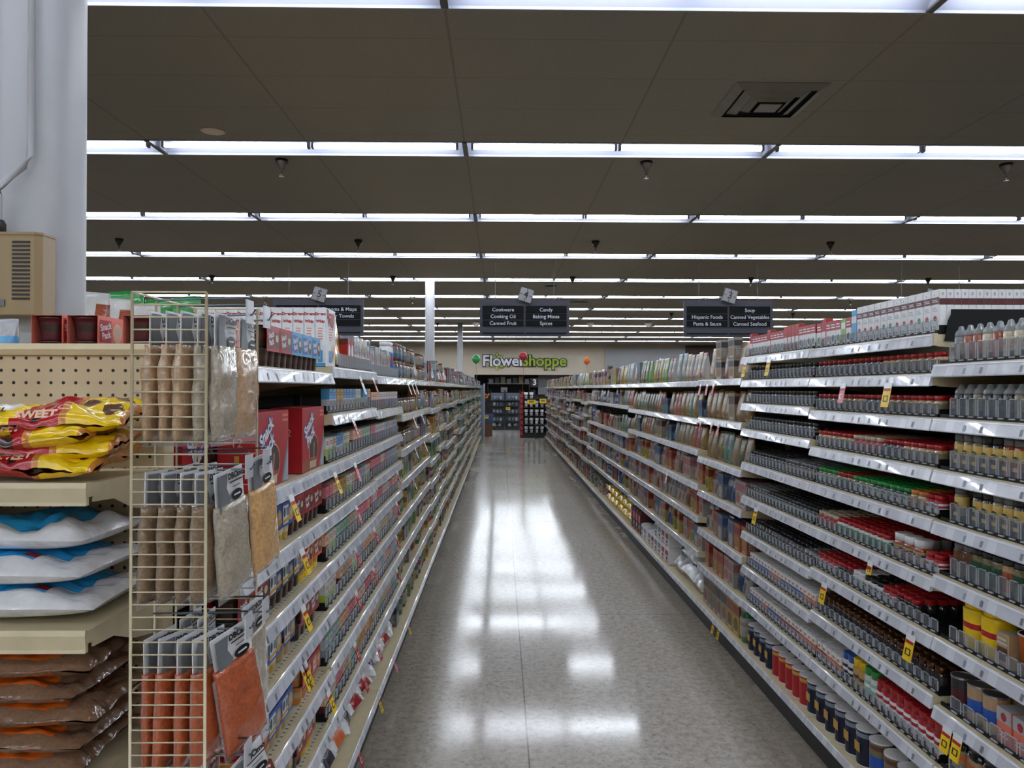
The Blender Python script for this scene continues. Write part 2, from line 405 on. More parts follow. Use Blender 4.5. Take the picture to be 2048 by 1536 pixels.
for ri, y in enumerate(rows):
    half = max(8.5, (y + 3) * 0.74)
    for k in range(-9, 9):
        x = -0.293 + PITCH * k + 0.0
        if x + L2 < -half or x > half or x < X0 or x + L2 > X1: continue
        seen = ri - 7
        nm = ORD[max(0, seen)]
        c0 = -0.293
        if k >= 0: pos = 'over the aisle' if k == 0 else '%s beyond the spice side' % ORD[k - 1]
        else: pos = '%s beyond the pudding side' % ORD[-k - 1]
        row = '%s ceiling row' % nm if seen >= 0 else '%s row behind the camera' % ORD[-seen - 1]
        o = tag(link('ceiling_light', me_f), 'recessed fluorescent light, %s, %s' % (pos, row), 'ceiling light', 'recessed fluorescent ceiling lights')
        o.location = (x, y, CEIL_Z)
        link('tube', me_t1, o); link('tube', me_t2, o)

# sprinklers, ceiling discs, diffuser, domes
spk = MB(); sm = mat('sprinkler_dark_brass', (52, 46, 40), .4, metal=.3, var=0)
spk.lathe([(0.055, 0, sm), (0.052, -0.03, sm), (0.03, -0.06, sm), (0.022, -0.085, sm), (0.008, -0.09, sm), (0.008, -0.12, sm)][::-1], 12)
spd = MB().lathe([(0.02, -0.15, M('lgrey', 'metal')), (0.022, -0.146, M('lgrey', 'metal')), (0.006, -0.145, M('lgrey', 'metal')), (0.006, -0.12, M('lgrey', 'metal'))], 10)
SPK = Proto('sprinkler', 'sprinkler', spk, [('deflector', spd)])
for ri, (y, n0) in enumerate(((6.68, -2), (10.28, -3), (13.57, -3), (16.6, -4), (19.9, -4), (23.2, -5))):
    for k in range(n0, -n0 + 2):
        x = 1.27 + 3.17 * k
        side = 'nearest above the spice side' if k == 0 else ('nearest above the pudding side' if k == -1 else ('%s towards the pudding side' % ORD[-k - 1] if k < 0 else '%s past the spice side' % ORD[k - 1]))
        inst(SPK, (x, y, CEIL_Z), 0, 'metal ceiling sprinkler, %s, %s sprinkler row' % (side, ORD[ri]), 'ceiling sprinklers')
dm = MB().lathe([(0.085, -0.006, M('tan', 'plastic')), (0.095, 0.0, M('tan', 'plastic'))], 20)
o = tag(link('ceiling_disc', dm.mesh('ceiling_disc')), 'small round tan cover plate on the ceiling near the white column', 'ceiling plate'); o.location = (-2.22, 5.95, CEIL_Z)
for i, (x, y, r) in enumerate(((0.97, 14.8, 0.12), (1.8, 17.6, 0.22))):
    dm = MB().lathe([(r * 0.8, -0.03, M('char', 'plastic')), (r, -0.01, M('char', 'plastic')), (r * 1.1, 0, M('grey', 'plastic'))], 20)
    o = tag(link('ceiling_speaker', dm.mesh('ceiling_speaker')), ('small' if i == 0 else 'larger') + ' dark round speaker in the ceiling above the aisle sign', 'speaker'); o.location = (x, y, CEIL_Z)
cm = MB().lathe([(0.03, -0.16, M('white', 'plastic')), (0.09, -0.12, M('white', 'plastic')), (0.11, -0.06, M('white', 'plastic')), (0.11, 0, M('white', 'plastic'))], 14)
CAMD = Proto('camera_dome', 'security camera', cm)
for i, (px, y) in enumerate(((952, 22.5), (1073, 22.5), (1181, 22.5), (1297, 22.5), (1407, 22.5))):
    inst(CAMD, ((px - 1001) * y / 1538, y, CEIL_Z), 0, 'white camera dome under the far ceiling, %s from the white columns' % ORD[i], 'camera domes under the ceiling')
VM = mat('diffuser_enamel', (112, 108, 100), 0.5, var=0.1, vscale=8); VD = mat('diffuser_slot', (10, 10, 10), 0.8, var=0)
vt = thing('air_diffuser', 'square louvred air diffuser in the ceiling above the spice racks', 'air vent', (1.83, 5.24, CEIL_Z))
part('duct_opening', MB().box(-0.27, 0.27, -0.27, 0.27, -0.002, 0.0, VD), vt)
mb = MB()
for k, (ro, ri2, zo) in enumerate(((0.31, 0.25, 0.0), (0.22, 0.165, -0.012), (0.145, 0.10, -0.02), (0.075, 0.0, -0.026))):
    if ri2 > 0:
        for sx, sy in ((1, 0), (-1, 0), (0, 1), (0, -1)):
            if sx: a = [(sx * ro, -ro, zo - 0.003), (sx * ro, ro, zo - 0.003), (sx * ri2, ri2, zo - 0.03), (sx * ri2, -ri2, zo - 0.03)]
            else: a = [(-ro, sy * ro, zo - 0.003), (ro, sy * ro, zo - 0.003), (ri2, sy * ri2, zo - 0.03), (-ri2, sy * ri2, zo - 0.03)]
            mb.quad(a, VM); mb.quad([(p[0], p[1], p[2] + 0.004) for p in a][::-1], VM)
    else: mb.box(-ro, ro, -ro, ro, zo - 0.03, zo - 0.025, VM)
part('louver', mb, vt)

# columns
def column(x, y, r):
    mb = MB(); mb.lathe([(r * 1.0, 0, WHITE_P), (r, CEIL_Z, WHITE_P)], 40, sq=0.25)
    o = struct('column', mb); o.location = (x, y, 0); return o
column(-1.20, 2.03, 0.089); column(-1.30, 14.15, 0.085); column(-1.22, 23.2, 0.082)
t = thing('conduit', 'thin white conduit bending down the front of the near column', 'pipe')
cd = MB()
pts = [(-1.168, 1.925, 3.485), (-1.168, 1.925, 2.12), (-1.170, 1.925, 2.08), (-1.182, 1.92, 2.05), (-1.205, 1.91, 2.025), (-1.226, 1.905, 2.00), (-1.234, 1.905, 1.97), (-1.236, 1.908, 1.93), (-1.236, 1.908, 1.885)]
part('pipe', cd.tube(pts, 0.0085, WHITE_P, 10), t)
part('connector', MB().lathe([(0.017, 0, M('char')), (0.017, 0.025, M('char')), (0.012, 0.035, M('char'))], 10, -1.236, 1.908, 1.8785), t)
bx = thing('wall_box', 'beige vented metal box strapped to the near white column', 'electrical box', (-1.25, 1.94, 1.678))
BXM = mat('beige_box_enamel', (150, 128, 92), 0.45, var=0.06, vscale=5)
part('housing', MB().prism([(-0.135, -0.065), (0.122, -0.065), (0.135, -0.052), (0.135, 0), (-0.135, 0)], 'z', 0, 0.196, BXM), bx)
mb = MB()
for k in range(15): mb.box(0.069, 0.112, -0.0662, -0.065, 0.036 + k * 0.0098, 0.041 + k * 0.0098, M('black'))
part('vent_slots', mb, bx)
part('name_plate', MB().box(-0.02, 0.052, -0.068, -0.065, 0.020, 0.036, M('grey', 'metal')), bx)
part('cover_flange', MB().prism([(-0.137, -0.067), (0.123, -0.067), (0.137, -0.053), (0.137, 0), (-0.137, 0)], 'z', 0.194, 0.200, BXM), bx)

# hanging aisle signs
SLATE = mat('slate_sign_board', (58, 58, 70), 0.6, var=0.04, vscale=5); SLOT = mat('sign_slot_black', (9, 9, 13), 0.5, var=0, spec=.15)
SIGNT = mat('sign_lettering_white', (190, 196, 206), 0.6, var=0); FROST = mat('frosted_number_card', (134, 132, 134), 0.4, var=0.05)
LINE = mat('number_card_ink', (40, 38, 44), 0.5, var=0)
def aisle_sign(x, num, left, right, label):
    y, wd, top, hh = 11.76, 1.375, 2.862, 0.56
    t = thing('aisle_sign', label, 'sign', (x, y, 0), 0, 'aisle signs hung from the ceiling')
    part('board', MB().box(-wd / 2, wd / 2, 0, 0.03, top - hh, top, SLATE), t)
    for c, words_ in ((-1, left), (1, right)):
        xa, xb = (-wd / 2 + 0.045, -0.015) if c < 0 else (0.015, wd / 2 - 0.045)
        for r in range(4):
            z1 = top - 0.105 - r * 0.104 if r < 3 else top - 0.50
            hh2 = 0.092 if r < 3 else 0.016
            p = MB().box(xa, xb, -0.008, 0, z1 - hh2, z1, SLOT)
            if r == 0: p.box(xa, xb, -0.009, 0, z1 + 0.004, z1 + 0.016, SLOT)
            if r < 3 and words_[r]: p.text(words_[r], ((xa + xb) / 2, -0.0095, z1 - 0.046), 0.078, SIGNT, bold=0.008)
            part('name_slat', p, t)
    a = math.radians(-17); U = (math.cos(a), 0, math.sin(a)); V = (-math.sin(a), 0, math.cos(a))
    c0 = Vector((0.02, -0.02, top + 0.075)); s_ = 0.108
    pt = lambda u, v, d=0.0: c0 + Vector(U) * u * s_ + Vector(V) * v * s_ + Vector((0, d, 0))
    card = MB(); card.add([pt(-1, -1), pt(1, -1), pt(1, 1), pt(-1, 1), pt(-1, -1, 0.006), pt(1, -1, 0.006), pt(1, 1, 0.006), pt(-1, 1, 0.006)],
                          [(0, 1, 2, 3), (7, 6, 5, 4), (0, 4, 5, 1), (1, 5, 6, 2), (2, 6, 7, 3), (3, 7, 4, 0)], FROST)
    for a_, b_, c_, d_ in ((-1, -1, 1, -.93), (-1, .93, 1, 1), (-1, -1, -.93, 1), (.93, -1, 1, 1), (-.04, .5, .04, 1), (-.04, -1, .04, -.5), (-1, -.04, -.5, .04), (.5, -.04, 1, .04)):
        card.quad([pt(a_, b_, -.002), pt(c_, b_, -.002), pt(c_, d_, -.002), pt(a_, d_, -.002)], LINE)
    card.text(num, pt(0, 0, -.003), 0.15, LINE, U=U, V=V, bold=0.012)
    part('number_card', card, t)
    for xx in (-0.45, 0.45): part('hanging_wire', MB().tube([(xx, 0.015, top), (xx, 0.015, CEIL_Z)], 0.004, SOCK, 5), t)
aisle_sign(0.367, '4', ['Cookware', 'Cooking Oil', 'Canned Fruit'], ['Candy', 'Baking Mixes', 'Spices'], 'dark hanging aisle sign 4 listing Cookware, Candy and Spices')
aisle_sign(-2.78, '5', ['Dish Detergent', '', ''], ['Brooms & Mops', 'Paper Towels', ''], 'dark hanging aisle sign 5 listing Dish Detergent and Brooms & Mops')
aisle_sign(3.50, '3', ['', 'Hispanic Foods', 'Pasta & Sauce'], ['Soup', 'Canned Vegetables', 'Canned Seafood'], 'dark hanging aisle sign 3 listing Hispanic Foods and Soup')
aisle_sign(6.64, '2', ['', '', ''], ['', '', ''], 'dark hanging aisle sign mostly hidden behind the white boxed spices')

# flower department lettering
FS = thing('shop_sign', 'Flower Shoppe lettering in white and green on the far beige wall', 'sign', (0, YW, 0))
OUT = mat('sign_outline_plum', (52, 42, 52), 0.5, var=0); LWH = mat('sign_letter_white', (228, 230, 240), 0.4, var=0); LGR = mat('sign_letter_green', (150, 176, 36), 0.4, var=0)
zc = 2.72
def letters(s_, x, size, m, name):
    o_ = MB().text(s_, (x, -0.05, zc), size, OUT, bold=0.075, align='LEFT', ext=0.04); p = part(name, MB().text(s_, (x, -0.10, zc), size, m, bold=0.022, align='LEFT', ext=0.03), FS)
    part('letter_outline', o_, FS); return p
letters('Flower', -0.80, 0.66, LWH, 'white_lettering')
letters('Shoppe', 0.92, 0.66, LGR, 'green_lettering')
mb = MB()
for k in range(8):
    a = k * PI / 4; d = Vector((math.cos(a), 0, math.sin(a))); n_ = Vector((-d.z, 0, d.x)); c = Vector((-0.16, -0.06, zc - 0.01))
    for sc_, m_, yy in ((1.28, OUT, 0.0), (1.0, LGR, -0.02)):
        q = [c + d * 0.19 , c + d * 0.26 + n_ * 0.062 * sc_, c + d * 0.32 + n_ * 0.05 * sc_, c + d * (0.36 + 0.04 * sc_), c + d * 0.32 - n_ * 0.05 * sc_, c + d * 0.26 - n_ * 0.062 * sc_]
        q = [p + Vector((0, yy, 0)) for p in q]
        mb.add(q + [p + Vector((0, 0.03, 0)) for p in q], [(5, 4, 3, 2, 1, 0)] + [(i, (i + 1) % 6, 6 + (i + 1) % 6, 6 + i) for i in range(6)], m_)
part('flower_petals', mb, FS)

# ------------------------------------------------------------------ shelving: bays of a gondola
FX = {1: 1.302, -1: -0.570}           # front edge of the shelves on the spice side (+1) and the pudding side (-1)
SIDE = {1: 'spice side', -1: 'pudding side'}
BAY = 0.914
DEPTH = 0.60
def X_(s, d): return FX[s] + s * d
ME = {}
def shelf_parts(s, perf):
    k = ('shelf', s, perf)
    if k not in ME:
        g = lambda d: s * d
        pl = MB(); top = PERF if perf else CREAM
        a, b = sorted((g(0.0), g(DEPTH - 0.03)))
        pl.box(a, b, 0.003, BAY - 0.003, -0.026, 0.0, [CREAM, top, CREAM, CREAM, CREAM, CREAM])
        a, b = sorted((g(0.0), g(0.014))); pl.box(a, b, 0.002, BAY - 0.002, -0.034, 0.003, CREAM)
        for y in (0.004, BAY - 0.008):
            pl.prism([(g(0.012), -0.026), (g(0.012), -0.036), (g(0.14), -0.045), (g(0.36), -0.085), (g(DEPTH - 0.03), -0.10), (g(DEPTH - 0.03), -0.026)], 'y', y, y + 0.004, CREAM)
        st = MB()
        pts = [(g(-0.001), 0.001), (g(-0.004), -0.001), (g(-0.014), -0.034), (g(-0.013), -0.037), (g(-0.001), -0.034)]
        st.prism(pts, 'y', 0.004, BAY - 0.004, STRIP)
        st.prism([(g(-0.0035), -0.0005), (g(-0.006), -0.001), (g(-0.0065), -0.004), (g(-0.004), -0.004)], 'y', 0.004, BAY - 0.004, mat('strip_lip', (236, 236, 240), 0.15, var=0))
        # small bar-code tickets slid into the strip
        rnd = random.Random(7 + s)
        y = 0.02
        while y < BAY - 0.06:
            y += rnd.choice([0.05, 0.075, 0.1, 0.16])
            if y > BAY - 0.05: break
            z0, z1 = -0.030, -0.013
            def P(yy, z): return (g(-0.0042 - (-0.001 - z) * 0.303 - 0.0008), yy, z)
            st.quad([P(y, z0), P(y + 0.012, z0), P(y + 0.012, z1), P(y, z1)] if s < 0 else [P(y + 0.012, z0), P(y, z0), P(y, z1), P(y + 0.012, z1)], M('grey' if rnd.random() < .55 else 'steel'))
        ME[k] = (pl.mesh('shelf'), st.mesh('price_strip'))
    return ME[k]
def bay_fixed(s):
    k = ('fix', s)
    if k not in ME:
        g = lambda d: s * d
        def bb(m, d0, d1, y0, y1, z0, z1, mt): a, b = sorted((g(d0), g(d1))); return m.box(a, b, y0, y1, z0, z1, mt)
        back = bb(MB(), DEPTH, DEPTH + 0.02, 0.0, BAY, 0.0, 1.53, DARKP)
        up = MB(); bb(up, DEPTH - 0.025, DEPTH + 0.0, -0.012, 0.012, 0.0, 1.55, CREAM)
        deck = MB(); bb(deck, -0.020, DEPTH - 0.03, 0.002, BAY - 0.002, 0.104, 0.13, CREAM)
        dst = MB(); dst.prism([(g(-0.021), 0.131), (g(-0.024), 0.129), (g(-0.030), 0.102), (g(-0.021), 0.10)], 'y', 0.003, BAY - 0.003, STRIP)
        kick = bb(MB(), 0.0, 0.02, 0.0, BAY, 0.0, 0.104, KICK)
        topc = bb(MB(), DEPTH - 0.03, DEPTH + 0.03, 0.0, BAY, 1.53, 1.545, CREAM)
        ME[k] = [('back_panel', back.mesh('back_panel')), ('upright', up.mesh('upright')), ('kick_plate', kick.mesh('kick_plate')), ('top_cap', topc.mesh('top_cap')),
                 ('base_deck', deck.mesh('base_deck')), dst.mesh('price_strip')]
    return ME[k]
def make_bay(s, n, y0, zs, perf=False):
    t = thing('shelving_bay', 'cream steel shelving bay, %s from the near end of the %s' % (ORD[n], SIDE[s]), 'shelving', (FX[s], y0, 0), 0, 'shelving bays along the aisle')
    fx_ = bay_fixed(s)
    for nm, me in fx_[:4]: link(nm, me, t)
    dk = link('base_deck', fx_[4][1], t); link('price_strip', fx_[5], dk)
    pm_, sm_ = shelf_parts(s, perf)
    for z in zs:
        o = link('shelf', pm_, t); o.location = (0, 0, z); link('price_strip', sm_, o)
    return t
ZD = [1.574, 1.414, 1.26, 1.107, 0.947, 0.76, 0.557, 0.375]
ZC = [1.667, 1.547, 1.413, 1.262, 1.11, 0.93, 0.758, 0.579, 0.375]
ZB = [1.67, 1.548, 1.425, 1.289, 1.11, 0.93, 0.741, 0.559, 0.375]
ZA = [1.559, 1.318, 1.063, 0.844, 0.597, 0.367]
ZA2 = [1.553, 1.306, 1.10, 0.873, 0.66, 0.433]
ZA3 = [1.553, 1.33, 1.04, 0.86, 0.66, 0.45]
ZA4 = [1.553, 1.30, 1.12, 0.90, 0.68, 0.43]
ZL1 = [1.551, 1.245, 1.079, 0.917, 0.751, 0.553, 0.375]
ZL2 = [1.573, 1.412, 1.243, 1.077, 0.915, 0.749, 0.563, 0.375]
ZL3 = [1.559, 1.397, 1.241, 1.085, 0.921, 0.749, 0.563, 0.375]
ZL4 = [1.56, 1.347, 1.143, 0.956, 0.749, 0.563, 0.375]
ZL5 = [1.56, 1.33, 1.10, 0.90, 0.72, 0.54, 0.36]
RB = [2.291 - BAY]; RZ = [ZD, ZC, ZB, ZA] + [ZA2] * 3
while len(RB) < 24: RB.append(RB[-1] + BAY)
RB = RB[:23]
for i in range(len(RZ), 23): RZ.append([ZA3, ZA3, ZA4][i % 3] if i > 8 else ZA3)
LB = [1.687 + BAY * i for i in range(23)]
LZ = [ZL1, ZL2, ZL3, ZL4, ZL4] + [ZL4 if i % 3 == 0 else ZL5 for i in range(5, 23)]
for i in range(23):
    make_bay(1, i, RB[i], RZ[i]); make_bay(-1, i, LB[i], LZ[i], perf=(i == 0))

# ------------------------------------------------------------------ product builders
RND = random.Random(5)
def carton(name, cat, wd, dp, h, base, front=(), side=(), top=None, desc='', finish='paper', extra=None):
    b = MB().cbox(-wd / 2, wd / 2, -dp / 2, dp / 2, 0, h, M(base, finish), min(0.0015, wd * .05))
    if top: b.box(-wd / 2 + .001, wd / 2 - .001, -dp / 2 + .001, dp / 2 - .001, h, h + .0006, M(top, finish))
    b.box(-wd / 2 + .003, wd / 2 - .003, -0.0006, 0.0006, h, h + .001, M('grey', 'paper'))      # flap seam
    off = 0.0004
    for i, d in enumerate(front):
        y = -dp / 2 - off * (i + 1) * .6 - .0002
        deco(b, d, (0, y, 0), (1, 0, 0), wd, h, finish)
    for sx in (1, -1):
        for i, d in enumerate(side):
            x = sx * (wd / 2 + off * (i + 1) * .6 + .0002)
            deco(b, d, (x, 0, 0), (0, sx, 0), dp, h, finish)
    if extra: extra(b)
    return Proto(name, cat, b, (), (wd, dp, h), desc)
def deco(b, d, o, U, wd, h, finish):
    """decoration in fractions of the face: ('r',x0,x1,z0,z1,col) ('e',cx,cz,rx,rz,col) ('t',text,cx,cz,size,col[,angle]) ('l',x0,x1,z0,z1,n,col) lines of print"""
    o, U = Vector(o), Vector(U); Z = Vector((0, 0, 1))
    P = lambda x, z: o + U * (x - .5) * wd + Z * z * h
    m = M(d[-1] if d[0] != 't' else d[5], finish)
    if d[0] == 'r': b.quad([P(d[1], d[3]), P(d[2], d[3]), P(d[2], d[4]), P(d[1], d[4])], m)
    elif d[0] == 'e':
        b.poly([P(d[1] + d[3] * math.cos(a * PI / 8), d[2] + d[4] * math.sin(a * PI / 8)) for a in range(16)], m)
    elif d[0] == 'l':
        for k in range(d[5]):
            z = d[3] + (d[4] - d[3]) * (k + .25) / d[5]; e = d[2] - (0.12 * ((k * 7) % 3)) * (d[2] - d[1])
            b.quad([P(d[1], z), P(e, z), P(e, z + .45 * (d[4] - d[3]) / d[5]), P(d[1], z + .45 * (d[4] - d[3]) / d[5])], m)
    elif d[0] == 't':
        a = math.radians(d[6]) if len(d) > 6 else 0
        b.text(d[1], P(d[2], d[3]), d[4], m, U=U * math.cos(a) + Z * math.sin(a), V=-U * math.sin(a) + Z * math.cos(a), bold=0.03)
def jar(name, cat, r, h, body, cap, label=None, cap_h=0.28, cap_k='plastic', body_k='glass', sq=0.35, desc='', neck=0.85, seg=12, accent=None, shoulder=0.0):
    bm_, cm_ = M(body, body_k), M(cap, cap_k)
    hb = h * (1 - cap_h); b = MB()
    prof = [(r * .93, 0, bm_), (r, h * .03, bm_)]
    if label:
        prof += [(r, hb * .18, M(label)), (r * 1.012, hb * .185, M(label)), (r * 1.012, hb * .52, M(accent or label)), (r * 1.012, hb * .66, M(label)), (r * 1.012, hb * .80, bm_)]
    prof += [(r, hb * (.86 - shoulder), bm_), (r * (neck + .08), hb * (.95 - shoulder * .4), bm_), (r * neck, hb, bm_)]
    b.lathe(prof, seg, sq=sq)
    c = MB().lathe([(r * .93, hb, cm_), (r * .95, hb + h * cap_h * .9, cm_), (r * .86, h, cm_)], seg, sq=sq * .4)
    return Proto(name, cat, b, [('cap', c)], (2 * r, 2 * r, h), desc)
def canp(name, r, h, body, lid, label2=None, desc='', cat='can', lid_k='metal', rim=0.004, band=None):
    B_ = M(body); L_ = M(lid, lid_k); b = MB()
    prof = [(r * .96, 0, L_), (r, .003, L_), (r, .006, B_)]
    if label2: prof += [(r, h * .3, M(label2)), (r, h * .62, B_)]
    if band: prof += [(r, h * .78, M(band)), (r, h * .9, B_)]
    prof += [(r, h - rim * 1.6, L_), (r * 1.02, h - rim, L_), (r * 1.02, h, L_), (r * .94, h, L_), (r * .93, h - .002, L_), (0.004, h - .002, L_)]
    b.lathe(prof, 18, smooth=False)
    return Proto(name, cat, b, (), (2 * r, 2 * r, h), desc)
def soft(wd, dp, h, colf, seed=0, base=1.0, top=0.05, nu=10, nv=12, amp=0.05, pinch=0.0, kind='film'):
    """standing soft bag: closed skin, full at the foot (base), flat sealed at the head (top)"""
    b = MB(); N_ = 2 * nu; off = Vector((seed * 3.7, seed * 1.3, 0))
    for j in range(nv + 1):
        v = j / nv
        t = (base + (top - base) * v ** 1.6); t = t * (0.55 + 0.45 * min(1, v * 8)) if pinch == 0 else max(.06, math.sin(PI * v) ** .5)
        wk = wd * (1 - 0.06 * math.sin(PI * min(1, v * 1.1)) ** 2)
        for i in range(N_):
            a = 2 * PI * i / N_
            cx = math.cos(a); cy = math.sin(a)
            x = (abs(cx) ** .55) * (1 if cx > 0 else -1) * wk / 2
            y = (abs(cy) ** .8) * (1 if cy > 0 else -1) * dp / 2 * t
            n_ = noise.noise(Vector((x / wd * 3, y / wd * 3, v * 4)) + off) * amp * dp * 2 * (0.3 + t * .7)
            b.v.append((x, y + (n_ if cy < 0 else -n_), v * h + noise.noise(Vector((x / wd * 2, seed, 1.5))) * .02 * h * v))
    for j in range(nv):
        for i in range(N_):
            k = (i + 1) % N_; am = 2 * PI * (i + .5) / N_
            u = .5 + (abs(math.cos(am)) ** .55) * (.5 if math.cos(am) > 0 else -.5)
            b.f.append((j * N_ + i, j * N_ + k, (j + 1) * N_ + k, (j + 1) * N_ + i))
            b.m.append(M(colf(u, (j + .5) / nv, math.sin(am) < 0), kind)); b.s.append(True)
    b.f.append(tuple(range(N_ - 1, -1, -1))); b.m.append(b.m[0]); b.s.append(False)
    b.f.append(tuple(nv * N_ + i for i in range(N_))); b.m.append(b.m[-1]); b.s.append(False)
    return b
def pillow(L_, W_, T_, colf, seed=0, nu=22, nv=14, amp=0.12, kind='film', p=0.45, crimp=0.0, ex=2.6):
    """lying filled bag, long axis x, width y, resting on z=0; colf(u,v,top)"""
    b = MB(); off = Vector((seed * 5.1, seed * 2.3, seed))
    for sgn in (-1, 1):
        o = len(b.v)
        for j in range(nv + 1):
            for i in range(nu + 1):
                u, v = i / nu, j / nv
                e = (max(0, 1 - abs(2 * u - 1) ** ex) ** p) * (max(0, 1 - abs(2 * v - 1) ** ex) ** p)
                x = (u - .5) * L_ * (1 - .04 * math.sin(PI * v)); y = (v - .5) * W_ * (1 - .05 * math.sin(PI * u))
                n_ = noise.noise(Vector((u * 4, v * 3, sgn * 2)) + off) + .5 * noise.noise(Vector((u * 11, v * 8, sgn * 5)) + off)
                z = T_ / 2 + sgn * e * T_ / 2 * (1 + (amp * 1.6 * n_ if sgn > 0 else 0)) + crimp * T_ * n_ * (1 - e)
                b.v.append((x, y, max(0.0005, z)))
        for j in range(nv):
            for i in range(nu):
                q = [o + j * (nu + 1) + i, o + j * (nu + 1) + i + 1, o + (j + 1) * (nu + 1) + i + 1, o + (j + 1) * (nu + 1) + i]
                b.f.append(tuple(q) if sgn > 0 else tuple(q[::-1])); b.m.append(M(colf((i + .5) / nu, (j + .5) / nv, sgn > 0), kind)); b.s.append(True)
    return b
def bottle(name, cat, r, h, body, cap, label, desc='', body_k='glass', neck_at=0.72, seg=14):
    B_, C_, L_ = M(body, body_k), M(cap, 'plastic'), M(label)
    b = MB().lathe([(r * .9, 0, B_), (r, h * .02, B_), (r, h * .2, L_), (r * 1.01, h * .205, L_), (r * 1.01, h * .5, B_), (r, h * .56, B_), (r * .75, h * neck_at, B_), (r * .32, h * (neck_at + .12), B_), (r * .3, h * .92, B_)], seg)
    c = MB().lathe([(r * .36, h * .9, C_), (r * .36, h * .99, C_), (r * .32, h, C_)], seg)
    return Proto(name, cat, b, [('cap', c)], (2 * r, 2 * r, h), desc)
def sack(name, wd, dp, h, base, label, desc, band=None, seed=1):
    b = MB(); m_, l_ = M(base), M(label)
    def ring(k, z, j=0): return [(sx * wd / 2 * k[0] + RND.uniform(-j, j), sy * dp / 2 * k[1] + RND.uniform(-j, j), z) for sx, sy in ((-1, -1), (-.33, -1.05), (.33, -1.05), (1, -1), (1.03, 0), (1, 1), (.33, 1.05), (-.33, 1.05), (-1, 1), (-1.03, 0))]
    rs = [ring((.95, .95), 0), ring((1, 1), h * .06), ring((1.02, 1.04), h * .45, .0015), ring((1, 1), h * .86, .001), ring((.9, .92), h * .95), ring((.85, .3), h)]
    vs = [p for r_ in rs for p in r_]; fs = []; ms = []
    for j in range(5):
        for i in range(10):
            k = (i + 1) % 10; fs.append((j * 10 + i, j * 10 + k, j * 10 + 10 + k, j * 10 + 10 + i)); ms.append(l_ if (band and j == 3 and False) else m_)
    fs += [tuple(range(9, -1, -1)), tuple(range(50, 60))]; ms += [m_, m_]
    b.add(vs, fs, ms)
    y = -dp / 2 * 1.1 - .001
    b.quad([(-wd * .36, y, h * .5), (wd * .36, y, h * .5), (wd * .36, y, h * .8), (-wd * .36, y, h * .8)], l_)
    b.ell((0, y - .0006, h * .32), wd * .2, h * .1, M(band or label)); b.quad([(-wd * .25, y - .0004, h * .08), (wd * .25, y - .0004, h * .08), (wd * .25, y - .0004, h * .15), (-wd * .25, y - .0004, h * .15)], l_)
    return Proto(name, 'bag', b, (), (wd * 1.04, dp * 1.05, h), desc)
def rz_(s): return -PI / 2 if s > 0 else PI / 2
def mk_label(d, n_shelf, n_bay, s):
    l = '%s, %s shelf down, %s bay of the %s' % (d, ORD[n_shelf], ORD[n_bay], SIDE[s])
    if len(l.split()) > 16: l = '%s, %s shelf down, %s bay, %s' % (d, ORD[n_shelf], ORD[n_bay], SIDE[s])
    if len(l.split()) > 16: l = '%s, shelf %d, bay %d, %s' % (d, n_shelf + 1, n_bay + 1, SIDE[s])
    return l
COUNT = {}; REST = {}; CAP = 292
def put(P, s, y, z, d, n_bay, n_shelf, extra='', parts=True, jit=0.0, h0=0.0, lab=None, group=None):
    """stand product P on side s with its front at depth d behind the shelf edge"""
    w_, dp, h = P.size
    o = (X_(s, d + dp / 2), y, z + h0)
    L = lab or (mk_label(P.desc + extra, n_shelf, n_bay, s))
    COUNT[P.name] = COUNT.get(P.name, 0) + 1
    if COUNT[P.name] > CAP and P.name not in ('spice_jar',):
        REST.setdefault(P.name, (P.cat, MB()))[1].join(P.mb(), Matrix.Translation(o) @ Matrix.Rotation(rz_(s), 4, 'Z')); return None
    return inst(P, o, rz_(s) + (RND.uniform(-jit, jit) if jit else 0), L, group or ('%s on the %s shelf down, %s bay, %s' % (P.name.replace('_', ' ') + 's', ORD[n_shelf], ORD[n_bay], SIDE[s])), parts)

